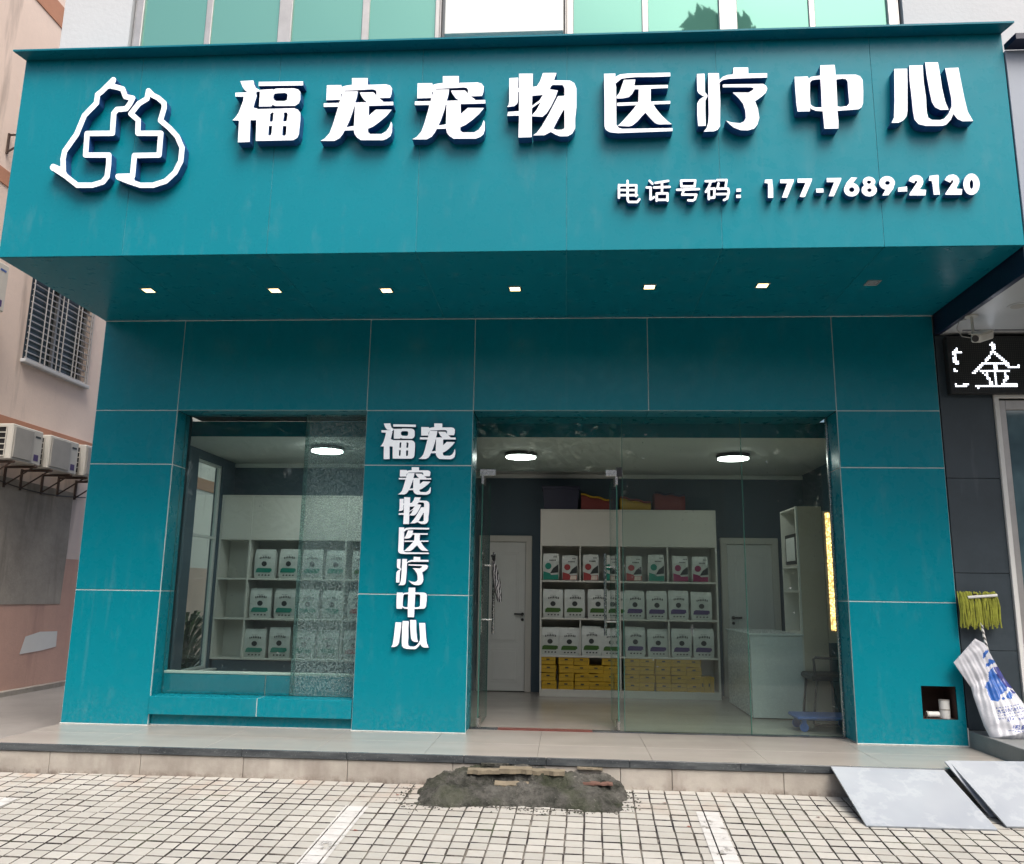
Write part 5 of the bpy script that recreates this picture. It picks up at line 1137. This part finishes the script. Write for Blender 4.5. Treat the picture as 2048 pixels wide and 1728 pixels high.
MB().box(AX-.02, AX+.07, wy0-.03, wy1+.03, wz0-.05, wz0-.001, ch=.006).build('window_sill', ['plaster'], parent=pk)
gy = AX+.03; gm = M['alu']
for k in range(15): z = wz0+.02+k*(wz1-wz0-.04)/14; MB().tube([(gy, wy0, z), (gy, wy1, z)], .009, 5).build('grille_bar', [gm], parent=pk)
for y in (wy0+.01, 2.33, 2.43, 2.68, 2.78, 3.05, 3.13, wy1-.06, wy1-.01): MB().tube([(gy+.012, y, wz0), (gy+.012, y, wz1)], .009, 5).build('grille_bar', [gm], parent=pk)
m = MB(); m.tube([(AX+.03, 1.2+.32*i, 2.66-.10*math.sin(i/8*math.pi)-.012*i) for i in range(9)], .008, 5); m.build('cable', ['black'], parent=pk)
# air conditioners
def ac(y0, z0, lb, D=.30, L=.82, H=.56, logo_blue=False):
    x0, x1 = AX+.10, AX+.10+D; t = thing('air_conditioner', lb, 'air conditioner', ((x0+x1)/2, y0+L/2, z0), 'air conditioner units on the pink wall')
    m = MB(); m.box(x0, x1, y0+.012, y0+L, z0, z0+H, ch=.012); m.build('casing', ['ac_white'], parent=t)
    m = MB(); m.box(x0+.02, x1-.075, y0+.004, y0+.0115, z0+.04, z0+H-.04); m.build('coil', ['dark'], parent=t)
    for k in range(6): z = z0+.04+k*(H-.08)/5; MB().box(x0+.015, x1-.07, y0-.006, y0+.003, z-.006, z+.006).build('guard_bar', ['ac_white'], parent=t)
    for k in range(3): x = x0+.02+k*(D-.095)/2; MB().box(x-.005, x+.005, y0-.004, y0+.0035, z0+.04, z0+H-.04).build('guard_bar', ['ac_white'], parent=t)
    MB().box(x1+.0005, x1+.014, y0+.04, y0+L-.20, z0+.03, z0+H-.03, ch=.006).build('fan_grille', ['ac_grey'], parent=t)
    MB().box(x1+.0005, x1+.003, y0+L-.15, y0+L-.05, z0+H-.10, z0+H-.075).build('nameplate', ['ink'] if not logo_blue else ['blue_plastic'], parent=t)
    MB().box(x1+.0005, x1+.0025, y0+L-.15, y0+L-.06, z0+.05, z0+.13).build('energy_label', ['purple'], parent=t)
    return t
def brk(ys, z0, lb, D=.42):
    t = thing('wall_bracket', lb, 'bracket', (AX, ys[0], z0), 'steel brackets under the air conditioners')
    for y in ys: m = MB(); m.tube([(AX+.01, y, z0-.02), (AX+D, y, z0-.02)], .018, 4); m.tube([(AX+.01, y, z0-.26), (AX+D-.05, y, z0-.03)], .014, 4); m.tube([(AX+.012, y, z0-.28), (AX+.012, y, z0)], .018, 4); m.build('arm', ['rust'], parent=t)
def acy(px): return PX(px, 905, AX+.25).y
ac(1.47, 2.775, 'air conditioner at the left photo edge, low on the pink wall', L=.60, H=.44); ac(2.21, 2.775, 'middle low air conditioner on the pink wall, fully in view', L=.65, H=.44); ac(3.02, 2.79, 'low air conditioner half hidden behind the teal column', L=.65, H=.44)
ac(.38, 4.47, 'high air conditioner with blue badge, cut off at the left edge', L=.66, H=.58, logo_blue=True)
zb = 2.772
brk((1.55, 1.98), zb, 'rusty bracket pair under the leftmost low air conditioner'); brk((2.30, 2.74), zb, 'rusty bracket pair under the middle low air conditioner'); brk((3.10, 3.52), zb+.015, 'rusty bracket pair under the low unit behind the teal column')
brk((1.22,), PX(10, 235, AX+.2).z, 'single empty rusty bracket high on the pink wall by the canopy end')
brk((.48, .92), 4.465, 'bracket pair under the high air conditioner at the left edge')

# ------------------------------------------------------------------ planting and street behind the viewer (seen as reflections)
def tree(x, y, h, r, lb, seed, base=-.75, n=2600, ls=.34):
    t = thing('street_tree', lb, 'tree', (x, y, base), 'street trees opposite the shop'); q = random.Random(seed); m = MB()
    m.tube([(x, y, base), (x+.1, y, base+h*.3), (x-.05, y+.1, base+h*.6)], [.24, .18, .12], 9)
    for k in range(7):
        a = k*.9+q.random(); z = base+h*(.38+.06*k*.7); m.tube([(x, y, z), (x+math.cos(a)*r*.4, y+math.sin(a)*r*.4, z+h*.12), (x+math.cos(a)*r*.75, y+math.sin(a)*r*.75, z+h*.2)], [.09, .06, .03], 6)
    m.build('trunk', ['bark'], parent=t)
    cl = [(Vector((x+q.uniform(-1, 1)*r*.7, y+q.uniform(-1, 1)*r*.7, base+h*q.uniform(.5, .93))), r*q.uniform(.25, .45)) for _ in range(16)]+[(Vector((x, y, base+h*.88)), r*.4)]
    m = MB(); V = []; F = []
    for k in range(n):
        c, rr = q.choice(cl); d = Vector((q.gauss(0, 1), q.gauss(0, 1), q.gauss(0, .8))).normalized()*rr*q.uniform(.5, 1.05); p = c+d
        nrm = Vector((q.gauss(0, .6), q.gauss(0, .6), 1)).normalized(); a = nrm.cross(Vector((q.random(), q.random(), .2))).normalized()*ls*q.uniform(.5, 1); b = nrm.cross(a)*.45
        V += [p-a, p+b, p+a, p-b]; F.append((4*k, 4*k+1, 4*k+2, 4*k+3))
    m.add(V, F); m.build('crown', ['leaf'], parent=t)
tree(8.65, -13.2, 17.7, 1.5, 'tall slim street tree opposite the right half of the shop', 1, n=3200, ls=.26)
tree(-3.5, -17, 9, 3.6, 'broad street tree opposite the pink building', 2); tree(13.5, -18, 9.5, 3.6, 'broad street tree opposite the neighbour shop', 3); tree(4.0, -20, 8.0, 3.2, 'low round street tree opposite the shop door', 4)
ob = thing('opposite_building', 'cream building across the street, out of view, sized to block low sky', 'building', (4, -28, -.75))
MB().box(-40, 50, -34, -28, -.75, 9.2).build('wall', ['cream'], parent=ob)  # height and dull wall tone set to hold back low sky and glass reflections
wm = MB().box(-.9, .9, 0, .06, -.8, .8).mesh('window', ['dark_glass'])
for i in range(14):
    for k in range(2):
        o = bpy.data.objects.new('window', wm); COL.objects.link(o); o.parent = ob; o.location = Vector((-26+i*4.6, -27.99, 1.6+k*3.1))-Vector((4, -28, -.75))
# shrub in the alley seen through the side window
sh = thing('alley_shrub', 'green leafy shrub in the alley seen through the display side window', 'shrub', (-.4, 3.4, -.1)); m = MB(); q = random.Random(5)
for k in range(260):
    a = q.uniform(0, 6.28); l = q.uniform(.3, .8); z = q.uniform(0, 1.1); c = Vector((-.4+math.cos(a)*.12, 3.4+math.sin(a)*.12, -.05+z*.8)); e = c+Vector((math.cos(a)*l*.6, math.sin(a)*l*.6, l*.45-z*.1)); s = Vector((-math.sin(a), math.cos(a), 0))*.025; mid = (c+e)/2+Vector((0, 0, .08))
    m.add([c, mid-s, e, mid+s], [(0, 1, 2, 3)])
m.build('foliage', ['leaf'], parent=sh); m = MB(); m.tube([(-.4, 3.4, -.1), (-.4, 3.42, .7)], .04, 6); m.build('stem', ['bark'], parent=sh)
